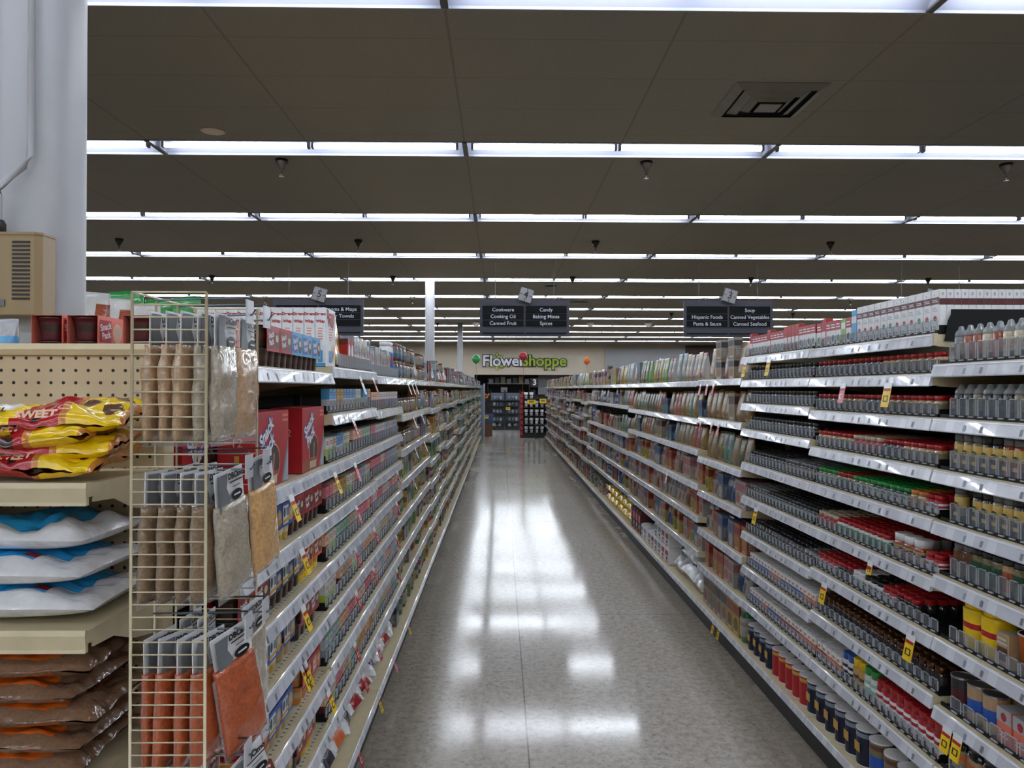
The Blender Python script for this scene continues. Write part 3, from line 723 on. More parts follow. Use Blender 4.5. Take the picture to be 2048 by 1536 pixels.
# ------------------------------------------------------------------ lane trays with clear fronts
def tray(s, y0, z, n_bay, n_shelf, pitch, hf, L_=BAY, deep=0.46, what='spice jars', y_from=None, ribs=True):
    ya, yb = (y_from if y_from else y0 + .008), y0 + L_ - .008
    k = ('tray', s, round(pitch, 4), round(hf, 3), round(yb - ya, 3), deep, ribs)
    n = int((yb - ya) / pitch)
    if k not in ME:
        g = lambda d: s * d
        b = MB(); a, c = sorted((g(.0148), g(deep))); b.box(a, c, 0, yb - ya, 0.0, .006, TRAY)
        a, c = sorted((g(.0145), g(.020)))
        b.box(a, c, 0, yb - ya, 0.0, .013, TRAY)
        f = MB()
        for i in range(n):
            y = (i + .5) * pitch; hw = pitch * .40
            a, c = sorted((g(.0160), g(.0180)))
            f.prism([(y - hw, .010), (y + hw, .010), (y + hw, hf - .004), (y + hw - .004, hf), (y - hw + .004, hf), (y - hw, hf - .004)], 'x', a, c, CLEARP)
            a, c = sorted((g(.0155), g(.0190)))
            for yy in (y - hw, y + hw): f.box(a, c, yy - .0008, yy + .0008, .010, hf - .003, CLEARE)
            f.box(a, c, y - hw + .003, y + hw - .003, hf - .0016, hf, CLEARE)
            a, c = sorted((g(.010), g(.016))); f.box(a, c, y - hw * .55, y + hw * .55, .008, .0115, CLEARE)
            a, c = sorted((g(.0205), g(.10)))
            if ribs: f.box(a, c, i * pitch - .0005, i * pitch + .0005, .006, .028, TRAY)
        for q in b.v, f.v: q[:] = [(p[0], p[1], p[2] + .0004) for p in q]
        ME[k] = (b.mesh('display_tray'), f.mesh('lane_fronts'))
    o = tag(link('display_tray', ME[k][0]), 'black tray of %s, %s shelf down, %s bay, %s' % (what, ORD[n_shelf], ORD[n_bay], SIDE[s]), 'shelf tray', 'lane trays on the shelves')
    o.location = (FX[s], ya, z); link('lane_fronts', ME[k][1], o)
    return n, ya, pitch

# ------------------------------------------------------------------ spice jars
SH = 0.062
def sj(body, cap, desc, label=None, accent=None, h=SH, r=0.0185, **kw): return jar('spice_jar', 'spice jar', r, h, body, cap, label, desc=desc, accent=accent, cap_h=kw.pop('cap_h', .24), **kw)
J = dict(
    red_dark=sj('char', 'red', 'small dark spice jar with red cap'),
    red_tan=sj('tan', 'red', 'small tan-filled spice jar with red cap', 'khaki'),
    red_green=sj('khaki', 'red', 'small green-filled spice jar with red cap', 'dgreen'),
    red_white=sj('paper', 'red', 'small spice jar with white label and red cap', 'green', body_k='paper'),
    redred=sj('red', 'red', 'small red spice jar with red cap', 'white', 'red', body_k='paper'),
    cream_red=sj('red', 'beige', 'small red spice jar with cream lid', 'red', body_k='paper'),
    green_cap=sj('khaki', 'green', 'small green-capped herb jar', 'paper', 'green'),
    green_all=sj('char', 'green', 'dark jar with bright green cap', 'paper', 'green'),
    amber_cap=sj('tan', 'amber', 'small jar with amber cap', 'tan', 'amber'),
    dark=sj('char', 'char', 'small charcoal spice jar', 'char', 'grey'),
    dark_teal=sj('char', 'char', 'dark spice jar with teal label band', 'teal', 'beige'),
    dark_tan=sj('char', 'grey', 'dark spice jar with tan label', 'khaki', 'beige'),
    bronze=sj('dbrown', 'brown', 'dark pepper jar with bronze cap', 'char', cap_k='metal', h=.075),
    white_tub=sj('paper', 'white', 'white tub with green label', 'white', 'green', body_k='plastic', h=.06, r=.02),
    black_tub=sj('white', 'black', 'white tub with black lid', 'white', 'char', body_k='plastic', h=.06, r=.02),
    red_bottle=sj('red', 'red', 'white and red flavouring bottle with red cap', 'white', 'red', body_k='plastic', h=.105, r=.02),
    green_bottle=sj('paper', 'green', 'pale bottle with wide green cap', 'mint', 'white', body_k='plastic', h=.115, r=.021),
    yellow_bottle=sj('gold', 'yellow', 'bottle with wide yellow cap', 'tan', 'brown', body_k='plastic', h=.115, r=.021),
    blue_bottle=sj('paper', 'blue', 'bottle with wide blue cap', 'navy', 'white', body_k='plastic', h=.11, r=.021),
)
def grinder(body, desc, h=.105, lab='khaki'):
    g_, c_ = M(body, 'glass'), mat('clear_cap_plastic', (170, 176, 180), 0.08, spec=.8, var=0, clear=.5)
    r = .0185
    b = MB().lathe([(r * .95, 0, g_), (r, .004, g_), (r, h * .3, M(lab, 'glass')), (r, h * .5, g_), (r, h * .66, g_), (r * .8, h * .74, g_)], 14)
    c = MB().lathe([(r * .96, h * .70, c_), (r * .96, h * .76, c_), (r * .8, h * .84, c_), (r * .5, h * .89, c_), (r * .38, h * .97, c_), (r * .2, h, c_)], 14)
    return Proto('spice_jar', 'spice jar', b, [('cap', c)], (2 * r, 2 * r, h), desc)
J.update(g1=grinder('grey', 'clear grinder bottle of pale salt'), g2=grinder('rust', 'clear grinder bottle of reddish spice', lab='rust'), g3=grinder('beige', 'clear grinder bottle of cream-coloured spice', lab='tan'),
         g4=grinder('char', 'clear grinder bottle of dark peppercorns', h=.095, lab='char'), g5=grinder('khaki', 'clear grinder bottle of mixed peppercorns', h=.095), g6=grinder('amber', 'clear grinder bottle of amber spice', h=.095, lab='amber'))
def ylab(content, desc, cap='grey'):
    r, h = .0195, .105; g_ = M(content, 'glass'); Y_ = mat('yellow_spice_label', (206, 172, 92), .5, var=.05)
    b = MB().lathe([(r * .95, 0, g_), (r, .004, g_), (r, h * .20, g_), (r, h * .42, Y_), (r * 1.015, h * .425, Y_), (r * 1.015, h * .72, Y_), (r * 1.0, h * .725, g_), (r, h * .78, g_), (r * .85, h * .82, g_)], 16)
    b.quad([(-.010, -r * 1.04, h * .20), (.008, -r * 1.04, h * .20), (.008, -r * 1.04, h * .30), (-.010, -r * 1.04, h * .30)], Y_)
    b.poly([(-.013, -r * 1.06, h * .50), (.013, -r * 1.06, h * .50), (.009, -r * 1.06, h * .56), (0, -r * 1.06, h * .585), (-.009, -r * 1.06, h * .56)], M('dgreen'))
    c = MB().lathe([(r * .9, h * .82, M(cap, 'plastic')), (r * .92, h * .97, M(cap, 'plastic')), (r * .85, h, M(cap, 'plastic'))], 14)
    return Proto('spice_jar', 'spice jar', b, [('cap', c)], (2 * r, 2 * r, h), desc)
J.update(y1=ylab('char', 'yellow-labelled spice jar of dark spice', 'char'), y2=ylab('khaki', 'yellow-labelled spice jar of green herbs', 'grey'), y3=ylab('rust', 'yellow-labelled spice jar of red spice', 'grey'))
J.update(t1=jar('spice_jar', 'spice jar', .02, .10, 'tan', 'char', 'rust', desc='taller clear jar with rust-red label', cap_h=.15, neck=.95), t2=jar('spice_jar', 'spice jar', .02, .10, 'khaki', 'char', 'dgreen', desc='taller clear jar with dark green label', cap_h=.15, neck=.95),
         t3=jar('spice_jar', 'spice jar', .02, .10, 'brown', 'grey', 'brown', desc='taller clear jar with brown label', cap_h=.15, neck=.95))
WB = carton('boxed_spice', 'spice box', .0425, .0222, .130, 'white',
            [('r', 0, 1, .66, .82, 'maroon'), ('l', .15, .85, .70, .78, 2, 'white'), ('l', .15, .8, .48, .6, 3, 'lgrey'), ('e', .5, .33, .22, .06, 'red'), ('l', .3, .7, .06, .16, 2, 'grey'), ('r', .42, .5, .86, .9, 'grey')],
            [('r', 0, 1, .64, .79, 'maroon'), ('r', .35, .6, .86, .93, 'lgrey')], desc='white boxed spice with maroon band')
WB2 = carton('boxed_spice', 'spice box', .0425, .0222, .130, 'white',
            [('r', 0, 1, .66, .82, 'maroon'), ('l', .15, .85, .70, .78, 2, 'white'), ('l', .15, .8, .48, .6, 3, 'lgrey'), ('e', .5, .33, .22, .07, 'green'), ('l', .3, .7, .06, .16, 2, 'grey')],
            [('r', 0, 1, .64, .79, 'maroon')], desc='white boxed spice with green leaf picture')
SKYB = carton('boxed_spice', 'spice box', .04, .03, .125, 'sky', [('r', 0, 1, .6, .8, 'white')], desc='sky-blue box beside the white boxed spices')
RW = [carton('seasoning_packet', 'packet', .044, .03, .10, 'white', [('r', 0, 1, .62, 1, 'red'), ('e', .5, .3, .3, .14, c), ('l', .1, .9, .68, .9, 2, 'white')], [('r', 0, 1, .6, 1, 'red')], top='red', desc='red and white seasoning packet with %s picture' % n_)
      for c, n_ in (('brown', 'brown'), ('green', 'green'), ('pink', 'pink'))]
RT = carton('seasoning_packet', 'packet', .044, .03, .115, 'red', [('r', .1, .9, .3, .55, 'white'), ('e', .5, .2, .3, .1, 'brown')], top='yellow', desc='taller red seasoning box with yellow top')
GRP = carton('seasoning_packet', 'packet', .042, .03, .10, 'lgreen', [('r', .1, .9, .6, .85, 'white'), ('e', .5, .3, .3, .14, 'gold')], desc='green seasoning packet')
def xbox(c, desc): return carton('extract_box', 'flavouring box', .038, .034, .072, 'white', [('r', 0, 1, .25, .62, c), ('l', .15, .85, .35, .5, 2, 'white'), ('e', .5, .8, .3, .08, 'amber')], [('r', 0, 1, .25, .62, c)], desc=desc)
XB = [xbox('blue', 'small white flavouring box with blue band'), xbox('orange', 'small white flavouring box with orange band'), xbox('red', 'small white flavouring box with red band')]
EM = None
def run(*a):
    out = []
    for i in range(0, len(a), 2): out += [a[i]] * a[i + 1]
    return out
# rows from the near end of each bay to its far end
D_ROWS = {0: run('g3', 2, 'g1', 2, 'g3', 2, 'g2', 1, 'g3', 1, 'g2', 2, 'g1', 2), 1: run('g5', 5, 'g4', 3, 'g5', 1, 'g4', 2, 'g6', 1), 2: run('y1', 2, 'y2', 2, 'y3', 2, 'y1', 2, 'y2', 4),
          3: run('y3', 2, 'y1', 3, 'y2', 2, 'y1', 2, None, 1, 'y2', 1, 'y1', 1), 4: run('t3', 4, 't2', 1, 't1', 1, 't2', 3, 't3', 2, 'dark', 1), 5: [], 6: [], 7: []}
C_ROWS = {1: run('red_tan', 8, 'red_dark', 12), 2: run('red_tan', 7, 'red_dark', 4, 'red_tan', 5, 'red_dark', 4), 3: run('red_tan', 5, 'red_dark', 3, 'cream_red', 5, 'red_tan', 7),
          4: run('redred', 2, 'amber_cap', 2, 'green_all', 6, 'green_cap', 3, 'red_green', 3, 'green_cap', 4), 5: run('redred', 2, None, 5, 'red_white', 9, 'cream_red', 4),
          6: run(None, 3, 'red_dark', 3, 'redred', 2, 'black_tub', 3, 'white_tub', 2, 'red_dark', 3, 'redred', 4), 7: run('bronze', 20),
          8: run('red_bottle', 9, 'green_bottle', 2, 'yellow_bottle', 2, 'blue_bottle', 2, 'X1', 3, 'X2', 2)}
B_ROWS = {1: run('dark', 20), 2: run('dark', 20), 3: run('dark', 20), 4: run('dark_tan', 8, 'dark', 12), 5: run('dark_teal', 13, 'dark_tan', 7), 6: run('dark_tan', 3, 'dark_teal', 17),
          7: run('X1', 3, 'X0', 6, 'X1', 3, 'X0', 8), 8: run('X1', 4, 'X2', 5, 'X0', 4, 'X1', 2, 'X0', 5)}
n_jar = 0; JAR_CAP = 296
stuff_jars = MB(); stuff_boxes = MB()
LOWC = {}
def low(P):
    """lighter copy for the packed rows further back"""
    if id(P) not in LOWC:
        w_, dp, h = P.size
        top = P.parts_mb[0][1].m[0] if P.parts_mb else P.body_mb.m[1]
        b = MB().lathe([(w_ / 2, 0, P.body_mb.m[0]), (w_ / 2, h * .74, top), (w_ / 2 * .9, h * .76, top), (w_ / 2 * .9, h, top)], 8, sq=.3)
        LOWC[id(P)] = b
    return LOWC[id(P)]
def lane_rows(s, nb, y0, zs, rowmap, pitch, hf, y_from=None, behind=6, pre=0):
    global n_jar
    for ri, keys in rowmap.items():
        z = zs[ri]
        if ri > 8 or not keys: continue
        n, ya, p = tray(s, y0, z, nb, ri, pitch, hf, y_from=y_from)
        if pre: keys = [k or 'dark' for k in keys[:pre]] + keys
        for i, k in enumerate(keys[:n]):
            y = ya + (i + .5) * p
            if k is None: continue
            P = XB[int(k[1])] if k[0] == 'X' else J[k]
            is_jar = k[0] != 'X'
            if is_jar and (n_jar >= JAR_CAP or i < pre):
                stuff_jars.join(low(P), Matrix.Translation((X_(s, .023 + P.size[1] / 2), y, z + .0068)))
            else:
                put(P, s, y, z + .0068, .022, nb, ri, parts=is_jar and (nb < 2))
                n_jar += is_jar
            if z < 1.45:
                for q in range(1, behind):
                    xx = X_(s, .023 + P.size[1] / 2 + q * (P.size[1] + .002))
                    if is_jar: stuff_jars.join(low(P), Matrix.Translation((xx, y, z + .0068)))
                    elif q < 5:
                        w_, dp, h = P.size; stuff_boxes.box(xx - dp / 2, xx + dp / 2, y - w_ / 2, y + w_ / 2, z + .0068, z + .0068 + h, P.body_mb.m[0])
lane_rows(1, 0, RB[0], ZD, D_ROWS, .0435, .062, y_from=RB[0] + .385 - .0435 * 7, behind=5, pre=7)
lane_rows(1, 1, RB[1], ZC, C_ROWS, .0449, .046)
lane_rows(1, 2, RB[2], ZB, B_ROWS, .0449, .046)
o = tag(link('spice_jars_behind', stuff_jars.mesh('spice_jars_behind')), 'packed rows of small spice jars standing behind the front row and filling the third bay', 'spice jars'); o['kind'] = 'stuff'
o = tag(link('extract_boxes_behind', stuff_boxes.mesh('extract_boxes_behind')), 'packed small white flavouring boxes standing behind the front row', 'flavouring boxes'); o['kind'] = 'stuff'
# top shelves: boxes
for nb, y0, z, keys in ((1, RB[1], ZC[0], [WB, WB] + [WB2] + [WB] * 3 + [WB2, WB2] + [WB] * 4 + [SKYB] + [RW[0], GRP, RW[1], RW[0], RW[2], RT, RW[1]]),
                        (2, RB[2], ZB[0], [RW[1], RW[0], RW[2], RW[0], RT, RT, RT, RT, RW[1], RW[1], RW[0], RW[2], RT, RW[1], RW[0], RW[2], RW[1], RW[0], RT, SKYB])):
    n, ya, p = tray(1, y0, z, nb, 0, .0449, .046, what='boxed seasonings')
    for i, P in enumerate(keys[:n]): put(P, 1, ya + (i + .5) * p, z + .0068, .022, nb, 0)
for q in range(1, 21):
    put(WB, 1, RB[1] + .008 + .5 * .0449, ZC[0] + .0068, .022 + q * .0226, 1, 0, lab='white boxed spice with maroon band, in the packed file running back from the shelf edge', group='white boxed spices packed behind one another')
mb = MB(); mb.box(X_(1, .05), X_(1, .55), RB[1] - .006, RB[1] - .003, ZC[0] - .02, ZC[0] + .075, TRAY)
mb.prism([(X_(1, .03), ZC[0] - .02), (X_(1, .05), ZC[0] - .02), (X_(1, .05), ZC[0] + .06), (X_(1, .04), ZC[0] + .04)], 'y', RB[1] - .006, RB[1] - .003, TRAY)
tag(link('shelf_divider', mb.mesh('shelf_divider')), 'black shelf end divider below the packed file of white boxed spices', 'divider')

# first bay, lower shelves: larger tubs and boxes
TUBY = jar('seasoning_tub', 'tub', .038, .135, 'yellow', 'yellow', 'yellow', desc='yellow seasoning tub with yellow lid', cap_h=.16, body_k='plastic', sq=.2, accent='red', seg=20, neck=.95)
TUBO = Proto('plastic_cup', 'cup', MB().lathe([(.026, 0, M('orange', 'plastic')), (.034, .105, M('orange', 'plastic')), (.037, .106, M('white', 'plastic')), (.037, .11, M('white', 'plastic')), (.033, .11, M('maroon', 'plastic')), (.032, .09, M('maroon', 'plastic'))], 24, ), (), (.074, .074, .11), 'orange plastic cup with white rim')
GBX = carton('seasoning_box', 'box', .05, .05, .11, 'lgrey', [('r', .1, .9, .45, .8, 'red'), ('l', .15, .85, .1, .35, 3, 'grey')], top='white', desc='white seasoning box with red panel')
BRB = carton('seasoning_box', 'box', .05, .05, .09, 'tan', [('r', .1, .9, .2, .6, 'brown'), ('l', .1, .9, .65, .9, 2, 'paper')], top='beige', desc='tan seasoning box with brown panel')
SLC = canp('seasoning_can', .033, .10, 'char', 'lgrey', 'maroon', desc='dark seasoning can with silver lid')
SLC2 = canp('seasoning_can', .033, .105, 'tan', 'lgrey', 'blue', desc='tan seasoning can with silver lid')
CLB = carton('spice_packet_box', 'box', .058, .10, .095, 'salmon', [('r', 0, 1, .62, 1, 'lgrey'), ('e', .5, .78, .2, .12, 'red'), ('l', .2, .8, .2, .4, 2, 'white')], top='lgrey', desc='clear-topped carton with pink-red front', finish='plastic')
DKB = jar('spice_jar_large', 'jar', .032, .12, 'char', 'char', 'tan', desc='large dark jar with orange picture label', cap_h=.2, accent='orange', seg=16)
n, ya, p = tray(1, RB[0], ZD[5], 0, 5, .044, .05, ribs=False, what='seasoning tubs', y_from=RB[0] + .385)
for i, (P, y) in enumerate(((GBX, 1.80), (BRB, 1.87), (TUBO, 1.945), (BRB, 2.015), (TUBY, 2.085), (TUBY, 2.168))): put(P, 1, y, ZD[5] + .0068, .024, 0, 5)
put(TUBO, 1, 1.96, ZD[5] + .006, .10, 0, 5, extra=', second row'); put(TUBY, 1, 2.14, ZD[5] + .006, .10, 0, 5, extra=', second row')
n, ya, p = tray(1, RB[0], ZD[6], 0, 6, .06, .05, ribs=False, what='small cartons and cans', y_from=RB[0] + .385)
for P, y in ((BRB, 1.81), (CLB, 1.88), (CLB, 1.945), (CLB, 2.01), (SLC2, 2.09), (SLC2, 2.16), (SLC, 2.24)): put(P, 1, y, ZD[6] + .0068, .024, 0, 6)
for q in range(1, 4):
    put(SLC2, 1, 2.09, ZD[6] + .0068, .024 + q * .07, 0, 6, extra=' behind the front can'); put(SLC, 1, 2.24, ZD[6] + .0068, .024 + q * .07, 0, 6, extra=' behind the front can')
tray(1, RB[0], ZD[7], 0, 7, .07, .05, ribs=False, what='large dark jars', y_from=RB[0] + .385)
for i in range(7): put(DKB, 1, 1.80 + i * .0705, ZD[7] + .0068, .024, 0, 7)
# bottom deck cans
SALT = canp('salt_canister', .041, .135, 'navy', 'white', None, desc='navy salt canister with white lid', lid_k='plastic', band='steel', cat='canister')
SALT.body_mb.quad([(-.02, -.0415, .05), (.02, -.0415, .05), (.02, -.0415, .085), (-.02, -.0415, .085)], M('gold'))
PARM = canp('cheese_canister', .038, .13, 'red', 'white', None, desc='red canister with gold middle and white lid', lid_k='plastic', band='gold', cat='canister')
MIXC = canp('seasoning_canister', .041, .135, 'khaki', 'white', 'blue', desc='blue-green picture canister with white lid', lid_k='plastic', band='brown', cat='canister')
DKC = canp('dark_canister', .035, .14, 'char', 'white', None, desc='black canister with small white lid', lid_k='plastic', band='black', cat='canister')
NVB = carton('drink_mix_carton', 'carton', .10, .12, .13, 'navy', [('l', .1, .6, .6, .8, 3, 'lgrey'), ('e', .65, .4, .18, .2, 'char')], [('l', .1, .6, .6, .8, 2, 'lgrey')], top='navy', desc='navy carton lying on the deck')
ZDK = .131
deck = [(NVB, 1.80), (NVB, 1.91), (NVB, 2.02), (NVB, 2.13), (DKC, 2.235), (DKC, 2.32), (MIXC, 2.415), (MIXC, 2.505), (MIXC, 2.595), (MIXC, 2.70)] + [(SALT, 2.80 + .09 * i) for i in range(6)] + [(PARM, 3.335 + .084 * i) for i in range(5)] + [(SALT, 3.765 + .088 * i) for i in range(4)]
for P, y in deck:
    nb = 0 if y < RB[1] else (1 if y < RB[2] else 2)
    put(P, 1, y, ZDK, .004, nb, len(RZ[nb]))
    if P.name.endswith('canister'):
        put(P, 1, y, ZDK, .092, nb, len(RZ[nb]), extra=', second row'); put(P, 1, y, ZDK, .184, nb, len(RZ[nb]), extra=', third row')
# big white-lidded jars and odd bigger things in the second bay
WLJ = jar('sauce_jar', 'jar', .028, .085, 'rust', 'white', 'tan', desc='brown jar with broad white lid', cap_h=.3, accent='char', seg=18)
for i in range(3): put(WLJ, 1, RB[1] + .008 + (3.1 + i * 1.35) * .0449, ZC[5] + .0068, .024, 1, 5)

# ------------------------------------------------------------------ pudding side, first bay: multi-packs of cups and boxed mixes
def cup_mb(cx, cy, z, r, h, col, lay=None):
    c_ = M(col, 'plastic'); l_ = M(lay or col, 'plastic')
    return MB().lathe([(r * .80, 0, c_), (r * .83, h * .05, c_), (r * .88, h * .38, l_), (r * .93, h * .68, c_), (r * .97, h * .93, c_), (r * 1.04, h * .94, c_), (r * 1.04, h, c_), (r * .9, h, M('lgrey', 'plastic'))], 16, cx, cy, z, sq=.3)
def cup_pack(sleeve, panel, cup, lay, txt, desc, txtc='white', art='cocoa'):
    W_, D_, H_ = .112, .066, .108
    s_ = MB(); m_ = M(sleeve); t = .0008
    zt, zb = H_, .043
    s_.box(-W_ / 2, W_ / 2, -D_ / 2 - t, -D_ / 2, zb, zt, m_).box(-W_ / 2, W_ / 2, D_ / 2, D_ / 2 + t, zb, zt, m_).box(-W_ / 2, W_ / 2, -D_ / 2 - t, D_ / 2 + t, zt, zt + t, m_)
    y = -D_ / 2 - t - .0004
    s_.quad([(-W_ * .44, y, .05), (W_ * .02, y, .05), (W_ * .02, y, .10), (-W_ * .44, y, .10)], M(panel))
    s_.ell((W_ * .27, y, .073), .021, .023, M(art)); s_.ell((W_ * .27, y - .0003, .078), .014, .010, M('beige'))
    if txt:
        s_.text(txt, (-W_ * .21, y - .0008, .085), .021, M(txtc), bold=.03, U=(math.cos(.18), 0, math.sin(.18)), V=(-math.sin(.18), 0, math.cos(.18)))
        s_.text('Pack' if txt == 'Snack' else '', (-W_ * .19, y - .0008, .066), .021, M(txtc), bold=.03, U=(math.cos(.18), 0, math.sin(.18)), V=(-math.sin(.18), 0, math.cos(.18)))
    else:
        s_.ell((-W_ * .33, y - .0004, .082), .010, .014, M('dgreen')); s_.quad([(-W_ * .18, y - .0005, .07), (W_ * .1, y - .0005, .07), (W_ * .1, y - .0005, .092), (-W_ * .18, y - .0005, .092)], M('steel'))
        s_.quad([(-W_ * .48, y - .0003, .052), (W_ * .48, y - .0003, .058), (W_ * .48, y - .0003, .068), (-W_ * .48, y - .0003, .062)], M('gold'))
    parts_ = [('cup', cup_mb(sx * W_ / 4, 0, z, .0262, .051, cup, lay)) for z in (0, .0535) for sx in (-1, 1)]
    return Proto('pudding_pack', 'pudding pack', s_, parts_, (W_, D_ + .002, H_ + .001), desc)
PK = dict(
    red=cup_pack('red', 'dred', 'dbrown', 'cocoa', 'Snack', 'red-sleeved pack of dark pudding cups'),
    blue=cup_pack('sky', 'blue', 'dbrown', 'cocoa', 'Snack', 'blue-sleeved pack of dark pudding cups'),
    salmon=cup_pack('salmon', 'red', 'maroon', 'dbrown', 'Snack', 'salmon and red sleeved pack of maroon cups', art='peach'),
    yel=cup_pack('blue', 'white', 'gold', 'cream', '', 'blue-sleeved pack of yellow pudding cups', art='gold'),
    bdark=cup_pack('navy', 'white', 'dbrown', 'dbrown', '', 'navy-sleeved pack of dark pudding cups', art='blue'),
    orange=cup_pack('orange', 'red', 'yellow', 'gold', 'Snack', 'orange-sleeved pack of yellow pudding cups'),
    tan=cup_pack('blue', 'white', 'tan', 'tan', '', 'blue-sleeved pack of tan pudding cups', art='tan'),
    rtan=cup_pack('red', 'salmon', 'amber', 'tan', 'Snack', 'red-sleeved pack of caramel cups', art='amber'))
for x in (-.637, -.72, -.80, -.922, -1.0):
    P = PK['salmon']; inst(P, (x, 1.765, ZL1[0] + .0015), PI / 2, P.desc + ', %s from the front, top shelf end' % ORD[(-.637, -.72, -.80, -.922, -1.0).index(x)], 'salmon sleeved packs on the top shelf end')
def lrow(shelf, items, y, d=.018, gap=.004):
    z = ZL1[shelf]
    for k in items:
        if isinstance(k, float): y += k; continue
        P = PK[k]; put(P, -1, y + P.size[0] / 2, z + .0015, d, 0, shelf); y += P.size[0] + gap
lrow(0, ['red', 'red', 'blue', 'blue', 'blue'], 1.945)
lrow(2, ['red', 'yel', 'yel', 'yel', 'red', 'red', 'red'], 1.74)
lrow(3, ['red', 'red', 'bdark', 'bdark', 'bdark', 'orange', 'orange'], 1.74)
lrow(4, ['yel', 'yel', 'yel', .02, 'tan', .06, 'red', 'red'], 1.74)
lrow(5, ['rtan', 'rtan', 'tan', 'tan', .10, 'rtan', 'rtan'], 1.74)
lrow(6, ['red', 'red', 'tan', 'tan', .04, 'red', 'orange'], 1.74)
# large upright red boxes on the second shelf
def redbox_extra(b):
    y = -.048
    b.text('Snack', (-.062, y, .142), .05, M('blue'), U=(.87, 0, .49), V=(-.49, 0, .87), bold=.09); b.text('Snack', (-.062, y - .0006, .142), .05, M('white'), U=(.87, 0, .49), V=(-.49, 0, .87), bold=.035)
    b.text('Pack', (-.042, y, .105), .05, M('blue'), U=(.87, 0, .49), V=(-.49, 0, .87), bold=.09); b.text('Pack', (-.042, y - .0006, .105), .05, M('white'), U=(.87, 0, .49), V=(-.49, 0, .87), bold=.035)
    b.ell((.0, y + .0004, .062), .060, .050, M('peach')); b.ell((.0, y + .0001, .062), .056, .046, M('cocoa')); b.quad([(-.003, y - .0002, .03), (.002, y - .0002, .03), (.006, y - .0002, .085), (0, y - .0002, .085)], M('peach'))
    b.poly([(.075, y + .0003, .002), (.139, y + .0003, .002), (.139, y + .0003, .12), (.105, y + .0003, .06)], M('steel')); b.poly([(.09, y, .002), (.136, y, .002), (.136, y, .09)], M('lgrey'))
    b.quad([(-.05, y - .0004, .006), (.03, y - .0004, .006), (.03, y - .0004, .028), (-.05, y - .0004, .028)], M('beige'))
    for z in (.178, .165): b.quad([(.08, y, z), (.13, y, z), (.13, y, z + .007), (.08, y, z + .007)], M('salmon'))
    b.text('12', (-.1402, .0, .12), .03, M('beige'), U=(0, -1, 0)); b.quad([(-.1402, -.006, .02), (-.1402, .006, .02), (-.1402, .006, .09), (-.1402, -.006, .09)], M('gold'))
RBX = carton('large_pudding_carton', 'carton', .28, .095, .195, 'red', [('r', 0, .62, 0, .2, 'rust')], [], top='red', desc='large red carton of pudding cups', extra=redbox_extra)
for y, e in ((1.845, ', hidden edge behind the wire rack'), (2.0 + .01, ', nearer of the two in front'), (2.44, ', farther of the two in front')):
    if y < 1.9: continue
    put(RBX, -1, y, ZL1[1] + .0015, .02, 0, 1, lab='large red carton of pudding cups' + e, group=None)
put(RBX, -1, 1.845 - .0, ZL1[1] + .0015, .13, 0, 1, lab='large red carton of pudding cups standing behind the front cartons beside the wire rack')

# narrow boxed mixes in lane trays
def mixbox(top, bot, desc, h=.080, w_=.051, logo='red'):
    return carton('dessert_mix_box', 'mix box', w_, .030, h, bot, [('r', 0, 1, .55, 1, top), ('l', .15, .9, .70, .9, 2, logo), ('e', .5, .33, .32, .16, bot if bot != 'white' else 'pink'), ('l', .12, .6, .04, .14, 2, 'white')],
                  [('r', 0, 1, .55, 1, top)], top=top, desc=desc)
MX = dict(w_blue=mixbox('sky', 'white', 'pale blue and white dessert mix box'), w_pink=mixbox('peach', 'maroon', 'cream and maroon dessert mix box'), w_green=mixbox('mint', 'dgreen', 'mint and dark green dessert mix box'),
          w_lime=mixbox('paper', 'lime', 'white and lime dessert mix box'), amber=mixbox('gold', 'amber', 'gold dessert mix box', logo='maroon'), w_red=mixbox('paper', 'red', 'white and red dessert mix box'),
          hot=mixbox('pink', 'maroon', 'pink and maroon dessert mix box'), brown=mixbox('peach', 'brown', 'cream and brown dessert mix box'), viol=mixbox('paper', 'violet', 'white and violet dessert mix box'),
          steel=mixbox('lgrey', 'steel', 'grey-blue dessert mix box', logo='blue'), teal=mixbox('mint', 'teal', 'pale green and teal dessert mix box'), khaki=mixbox('beige', 'khaki', 'beige and olive dessert mix box'))
